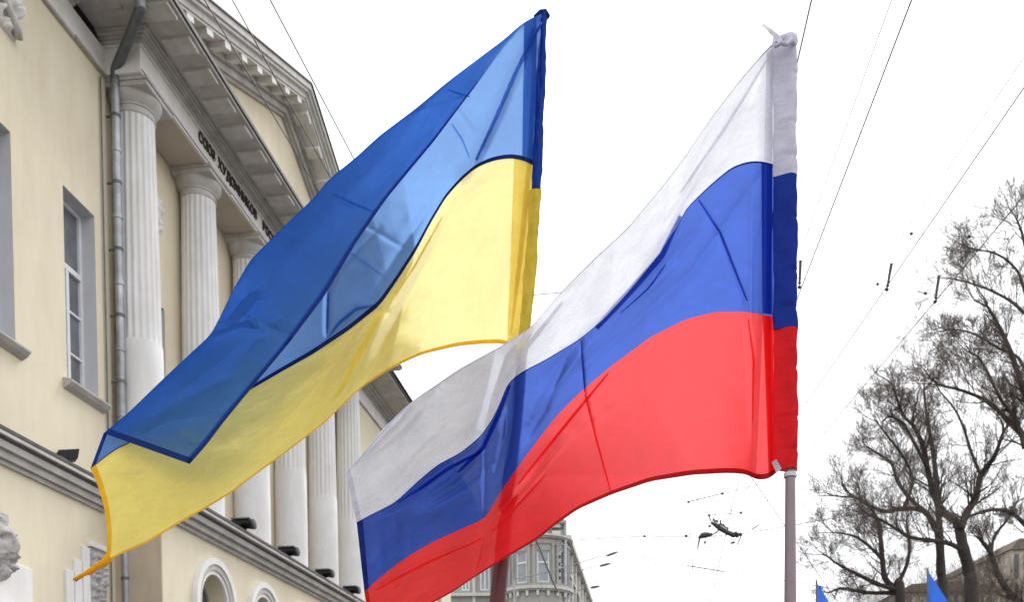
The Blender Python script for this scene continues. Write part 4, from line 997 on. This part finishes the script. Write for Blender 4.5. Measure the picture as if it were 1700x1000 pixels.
fold([(742,148),(762,155),(780,160)], 3, P[:, :n1], X[:, :n1], Y[:, :n1], C_UBLUE, uf, O, -.002)
# corner tie
tp = [P[-1, -1]-O]; tp += [PX(142, 955, 2.42)-O, PX(122, 964, 2.42)-O]
tz = float(np.dot(P[-1, -1]-np.array([0, 0, EYE]), FW))
def Q(x, y, d=0): return PX(x, y, tz+d)-O
g = MB(); g.tube([Q(182, 926, .004), Q(171, 937), Q(160, 942, -.004), Q(150, 950), Q(140, 954, .003), Q(132, 959), Q(124, 962)], [.010, .0085, .0062, .0072, .0042, .0052, .003], 9); g.build('corner_tie', C_UYELH, uf, smooth=True)
g = MB(); g.tube([Q(131, 960), Q(126, 963), Q(121, 963)], [.003, .0055, .002], 7); g.build('knot', C_UYELH, uf, smooth=True)
def sleeve(name, pts, m, parent, O, wl, wr, n=60, seed=0, v0=0, v1=1, wr_amp=.0012):
    """flattened cloth tube round the pole: pts = photo points + depth of the pole axis, wl/wr = half widths (m)"""
    pp = np.array([PX(*p[:2], p[2]) for p in pts]); dd = np.r_[0, np.cumsum(np.linalg.norm(np.diff(pp, axis=0), axis=1))]; t = np.linspace(0, dd[-1], n)
    ax = np.stack([np.interp(t, dd, pp[:, k]) for k in range(3)], -1)
    K = 36; G_ = np.zeros((n, K+1, 3)); r = np.random.default_rng(seed); ph = r.uniform(0, 6.28, 6)
    for k in range(K+1):
        a = 2*math.pi*k/K
        cx = math.cos(a); x = wr*cx if cx > 0 else wl*cx
        yy = math.sin(a)*wr*(1 if cx > 0 else (1-.75*(-cx)))
        for i in range(n):
            q = i/n*9*dd[-1]
            w = wr_amp*(math.sin(q*3+ph[0]+2*a)+.7*math.sin(q*7+ph[1]-3*a)+.5*math.sin(q*13+ph[2]+a*4))
            w -= (.0022 if wl > .03 else .0009)*sum(math.exp(-((i/n-c0)/.012)**2)*(1 if math.cos(a-p0) > .2 else .2) for c0, p0 in ((.27, 0), (.62, -1.0), (.85, -.6)))
            G_[i, k] = ax[i]+RT*(x+w*cx)+FW*(yy+w*math.sin(a))
    UVs = np.stack(np.meshgrid(np.linspace(v0, v1, n), np.linspace(0, .1, K+1), indexing='ij'), -1)
    return grid_obj(name, G_, UVs, m, parent, O)
sleeve('sleeve', [(901, 24, 2.5), (898, 140, 2.47), (891, 316, 2.42)], C_UBLUES, uf, O, .012, .0105, seed=1)
sleeve('sleeve', [(891, 316, 2.42), (885, 420, 2.385), (874, 545, 2.34), (866, 600, 2.32)], C_GOLD, uf, O, .017, .0105, seed=2)
g = MB(); g.tube([PX(888, 27, 2.48)-O, PX(897, 20, 2.49)-O, PX(904, 20, 2.5)-O, PX(908, 28, 2.5)-O], [.004, .006, .0085, .009], 9); g.build('sleeve_top', C_UBLUEH, uf, smooth=True)
def pole(pts, rad, m, label, nm='flagpole'):
    P_ = [Vector(PX(*p)) for p in pts]; u = P_[-1]-P_[-2]; t = (P_[-1].z-.02)/-u.z; P_.append(P_[-1]+u*t)
    base = P_[-1].copy(); r = thing(nm, label, 'flagpole', base, 0)
    g = MB(); g.tube([p-base for p in P_], rad+[rad[-1]], 20); g.build('shaft', m, r, smooth='auto'); return r, base, P_
k = 2.5/F_PX
r_, ba, PP = pole([(903, 30, 2.5), (898, 200, 2.455), (890, 340, 2.413), (879, 500, 2.36), (870, 585, 2.325), (862, 640, 2.31), (847, 790, 2.29), (833, 930, 2.305), (826, 1000, 2.31)], [3*k, 3.4*k, 3.6*k, 4*k, 5*k, 10*k, 11*k, 12*k, 12.5*k], M_POLER, 'burgundy pole leaning under the tricolour flag, carrying the blue and yellow flag')
q = MB(); q.tube([Vector(PX(903.5, 18, 2.5))-ba, Vector(PX(903, 31, 2.5))-ba], [.005, .0062], 12); q.build('tip_cap', M_PIPED, r_, smooth='auto')
r_, ba, PP = pole([(1311.5, 64, 2.2), (1312, 770, 2.2), (1312, 784, 2.2), (1312, 1000, 2.2)], [.0095, .0095, .0110, .0133], M_POLE, 'mauve grey vertical pole carrying the white, blue and red flag')
q = MB(); q.tube([Vector(PX(1312, 786, 2.2))-ba, Vector(PX(1312, 793, 2.2))-ba], .0139, 20); q.build('tape_band', M_REV, r_, smooth='auto')

# ---------------- white, blue and red flag
T = resample([(1293,64),(1275,78),(1230,130),(1180,195),(1140,255),(1100,308),(1040,380),(980,435),(925,492),(880,545),(835,573),(800,592),(760,614),(720,642),(690,662),(660,688),(630,722),(600,757),(575,786)], NU)
S1 = resample([(1293,276),(1270,268),(1245,267),(1215,277),(1178,308),(1140,345),(1122,380),(1098,418),(1060,465),(1030,500),(1000,532),(960,565),(905,598),(862,620),(842,638),(832,665),(820,692),(798,725),(765,752),(725,773),(690,803),(655,836),(620,853),(592,868)], NU)
S2 = resample([(1293,527),(1268,524),(1240,518),(1190,518),(1140,530),(1080,560),(1010,612),(960,655),(925,690),(900,722),(870,762),(835,812),(805,862),(760,882),(720,900),(680,923),(650,945),(625,965),(605,985)], NU)
Bo = resample([(1294,780),(1278,796),(1256,798),(1240,788),(1210,786),(1150,789),(1080,800),(1015,822),(960,846),(920,874),(895,895),(840,927),(790,958),(750,985),(700,1012),(660,1045),(622,1085)], NU)
# match the iron crease near u=.36 on the lower rows
nA = 90; rowsX, rowsY, vv = [], [], []
for (A, B, v0) in ((T, S1, 0), (S1, S2, 1/3), (S2, Bo, 2/3)):
    last = 1 if v0 > .6 else 0
    for j in range(nA+last): t = j/nA; q = lerp(A, B, t); rowsX.append(q[:, 0]); rowsY.append(q[:, 1]); vv.append(v0+t/3)
X = np.array(rowsX).T; Y = np.array(rowsY).T; V = np.repeat(np.array(vv)[None], NU, 0); U = np.repeat(Uv[:, None], V.shape[1], 1)
fade = np.clip(U/.06, 0, 1)
D = 2.195+0*U
D += np.interp(U, [0, .10, .28, .42, .52, .75, 1], [0, .04, .115, .10, .06, -.08, -.24])*(.6+.4*V)
D += fade*.014*np.sin(2*np.pi*(U*2.7-.35*V+.1))
D += .05*np.exp(-((V-1)/.3)**2)*np.exp(-((U-.25)/.2)**2)
D += .006*fade*fnoise(U*1.5+V*1.3, V-U*.3, 2.4, 3.2, 9)
dp_, tp_, _ = seg_dist(X, Y, [(872, 560), (862, 640), (847, 790), (833, 930), (829, 965)])
pd_ = np.interp(Y, [500, 585, 640, 790, 930, 1000], [2.36, 2.325, 2.31, 2.275, 2.26, 2.25])-.019
D += (pd_-D)*np.exp(-(dp_/70)**2)*.92
cr_ = lambda poly, a, w, M=None, st=False, tp=True: crease(D, X, Y, poly, a, w, tp, M, st)
cr_([(1272,80),(1270,300),(1268,530),(1255,790)], -.012, 7, tp=False); cr_([(1284,80),(1283,300),(1280,530),(1285,790)], .010, 5, tp=False); cr_([(1250,270),(1246,520),(1250,780)], .006, 5)
cr_([(1160,332),(1190,376),(1238,498),(1255,610)], -.006, 3.5)
cr_([(1278,95),(1200,215),(1140,320),(1090,400)], -.008, 7); cr_([(1270,120),(1215,240),(1180,300)], .006, 10)
cr_([(1270,280),(1150,450),(1060,530),(960,620)], -.010, 9); cr_([(1160,370),(1120,430),(1040,500),(960,570)], -.010, 8); cr_([(1140,410),(1090,470),(1010,540)], .010, 8)
cr_([(1140,345),(1095,430),(1040,500)], .014, 12)
cr_([(965,562),(970,655),(1015,822)], -.006, 3, tp=False)
cr_([(1000,530),(930,600),(900,640)], -.012, 9); cr_([(985,560),(925,640),(880,700)], .018, 8)
cr_([(940,600),(905,680),(870,735)], -.012, 6)
cr_([(1010,640),(930,740),(850,830),(800,880)], -.010, 9); cr_([(985,690),(900,790),(840,860)], .008, 8); cr_([(1040,660),(960,720),(890,800)], -.006, 6)
cr_([(1000,740),(920,800),(860,850)], .005, 6); cr_([(960,760),(890,830)], -.005, 5)
cr_([(720,925),(650,955),(620,975)], -.006, 4); cr_([(790,900),(700,935),(620,975)], .007, 5)
cr_([(812,870),(800,930),(790,960)], -.009, 6); cr_([(830,850),(820,920)], .008, 6)
# gathered folds of the blue stripe
for q, a, w in [([(842,640),(820,700),(800,745),(760,785),(700,825)], -.026, 11), ([(830,690),(800,750),(745,800)], .022, 8), ([(800,745),(740,775),(700,805),(640,850)], -.016, 7), ([(790,760),(750,800),(712,822)], .018, 6),
                ([(805,740),(805,800),(803,860)], -.014, 4), ([(845,650),(840,720),(820,790)], -.02, 8), ([(870,650),(850,760),(830,800)], .016, 9), ([(815,770),(760,815),(700,850)], -.012, 6), ([(720,790),(680,830),(640,850)], -.010, 5),
                ([(800,800),(740,830),(660,880)], .016, 20), ([(690,830),(640,900),(620,940)], -.012, 18), ([(770,850),(700,880),(640,920)], -.010, 14), ([(860,600),(850,560),(862,540)], .010, 9),
                ([(985,440),(900,540),(840,630)], .020, 14), ([(900,520),(840,590),(815,660),(800,720)], -.024, 12), ([(820,600),(800,680),(770,745)], .014, 9), ([(690,662),(660,700),(600,760)], -.010, 7), ([(730,645),(680,700),(610,765)], .012, 9),
                ([(740,700),(680,760),(610,800)], -.006, 9), ([(720,770),(650,800)], .006, 8)]: cr_(q, a, w)
lim = np.interp(Y, [500, 585, 640, 790, 930, 1000], [2.36, 2.325, 2.31, 2.275, 2.26, 2.25])-.0215+(dp_/260)**2*.06
kk = 220.0; D = -np.log(np.exp(-kk*(D-2.2))+np.exp(-kk*(lim-2.2)))/kk+2.2
P = world_grid(X, Y, D); UVg = np.stack([U*1.5, V], -1); O = P[0, 0].copy()
rf = thing('flag', 'white, blue and red striped flag in front, blown to the left', 'flag', tuple(O), 0)
a1, a2 = nA, 2*nA
grid_obj('white_stripe', P[:, :a1+1], UVg[:, :a1+1], C_WHITE, rf, O)
grid_obj('blue_stripe', P[:, a1:a2+1], UVg[:, a1:a2+1], C_RBLUE, rf, O)
grid_obj('red_stripe', P[:, a2:], UVg[:, a2:], C_RED, rf, O)
for of in (-.002, .002): ribbon('seam', P[:, a1:a1+2], UVg[:, a1:a1+2], C_RBLUEH, rf, O, of)
ribbon('hem', P[:, 0:3], UVg[:, 0:3], C_WHITEH, rf, O, .0015)
for of in (-.002, .002): ribbon('hem', P[:, -4:], UVg[:, -4:], C_REDH, rf, O, of)
ribbon('fly_hem', P[-5:, :a1], UVg[-5:, :a1], C_WHITEH, rf, O); ribbon('fly_hem', P[-6:, a1:a2], UVg[-6:, a1:a2], C_RBLUEH, rf, O); ribbon('fly_hem', P[-5:, a2:], UVg[-5:, a2:], C_REDH, rf, O)
ribbon('facing', P[5:14, a1:a2], UVg[5:14, a1:a2], C_RBLUE, rf, O, -.006); ribbon('facing', P[5:14, a2:], UVg[5:14, a2:], C_RED, rf, O, -.006); ribbon('facing', P[5:12, 3:a1], UVg[5:12, 3:a1], C_WHITE, rf, O, -.006)
SLV = dict(wl=.037, wr=.0158)
def slv(y0, y1, m, seed): sleeve('sleeve', [(1310.5+(y0-60)*.0025, y0, 2.2), (1310.5+(y1-60)*.0025, y1, 2.2)], m, rf, O, seed=seed, n=70, wr_amp=.0012, **SLV)
slv(62, 294, C_WHITES, 4); slv(294, 548, C_RBLUES, 5); slv(548, 781, C_REDS, 6)
g = MB(); g.tube([PX(1290, 68, 2.19)-O, PX(1300, 62, 2.19)-O, PX(1312, 58, 2.2)-O, PX(1320, 60, 2.2)-O, PX(1322, 70, 2.2)-O], [.005, .006, .007, .006, .004], 9); g.build('sleeve_top', C_WHITE, rf, smooth=True)
for q, w, m in (([(965,565),(968,610),(971,652)], 3, C_RBLUE), ([(971,655),(990,730),(1014,818)], 3.5, C_RED), ([(1160,332),(1195,385),(1240,500)], 4, C_RBLUE), ([(1242,530),(1252,600),(1250,700)], 3, C_RED),
                ([(846,640),(822,700),(802,744),(760,785)], 8, C_RBLUE), ([(798,750),(745,778),(705,806),(660,836)], 6, C_RBLUE), ([(1130,358),(1098,425),(1050,480),(990,545)], 12, C_RBLUE), ([(1010,620),(940,705),(860,805)], 5, C_RED),
                ([(1278,92),(1205,210),(1130,320)], 5, C_WHITE), ([(935,500),(880,570),(840,630)], 8, C_WHITE), ([(690,668),(640,715),(590,775)], 10, C_WHITE), ([(1105,440),(1075,480),(1030,520)], 3, C_RBLUE), ([(905,790),(850,850),(815,885)], 4, C_RED), ([(800,895),(700,940),(625,980)], 4, C_RED)):
    fold(q, w, P, X, Y, m, rf, O)
# tie ribbon and label tag
vs = []
for i in range(9):
    t = i/8; x = 1300+(1266-1300)*t; y = 74+(40-74)*t**.8; w = 4.0+1.2*math.sin(t*5)
    nx, ny = .7, .7
    for sgn in (-1, 1): vs.append(PX(x+sgn*w*nx*.9, y-sgn*w*ny*.9*(1 if sgn else 1), 2.17+.006*math.sin(t*7+sgn))-O)
g = MB(); g.add(vs, [(2*i, 2*i+1, 2*i+3, 2*i+2) for i in range(8)]); g.build('tie_ribbon', C_WHITES, rf, smooth=True)
g = MB(); g.tube([PX(1286, 78, 2.165)-O, PX(1296, 70, 2.16)-O, PX(1306, 74, 2.17)-O, PX(1314, 66, 2.17)-O, PX(1322, 72, 2.19)-O], [.003, .0055, .004, .006, .003], 9); g.build('tie_knot', C_WHITES, rf, smooth=True)
vs = []
for i in range(5):
    t = i/4; vs += [PX(1281+8*t, 768+18*t, 2.15+.004*math.sin(3*t))-O, PX(1289+8.5*t, 763+16*t, 2.15+.003*math.cos(3*t))-O]
g = MB(); g.add(vs, [(2*i, 2*i+1, 2*i+3, 2*i+2) for i in range(4)]); g.build('care_tag', C_WHITEH, rf, smooth=True)

# ---------------- small blue flags at the bottom
def small_flag(x, y, D, wpx, label):
    base = Vector(PX(x, 1000, D)); base.z = .02
    r = thing('flagpole', 'thin dark pole of the '+label, 'flagpole', base, 0, 'thin poles of the small blue flags'); k = D/F_PX
    top = Vector(PX(x, y-2, D)); g = MB(); g.tube([Vector((0, 0, 0)), top-base], [1.8*k, 1.5*k], 8); g.build('shaft', M_PIPED, r)
    fl = thing('flag', label, 'flag', Vector(PX(x, y, D)), 0, 'small blue flags'); O = Vector(PX(x, y, D)); n = 26; m = 14; G_ = np.zeros((n, m, 3)); UV_ = np.zeros((n, m, 2))
    for i in range(n):
        for j in range(m):
            u, v = i/(n-1), j/(m-1)
            xx = x+1+u*wpx*(1-.25*v); yy = y+3+u*wpx*1.55*(1-.3*v)+v*95
            G_[i, j] = PX(xx, yy, D+.05*math.sin(u*7+v*2)*u); UV_[i, j] = (u, v)
    grid_obj('cloth', G_, UV_, C_SBLUE, fl, np.array(O))
small_flag(1355.5, 966, 7.5, 48, 'shorter small blue flag left of the bare trees')
small_flag(1540, 946, 7.0, 40, 'taller small blue flag in front of the tree trunks')
bpy.context.view_layer.update()
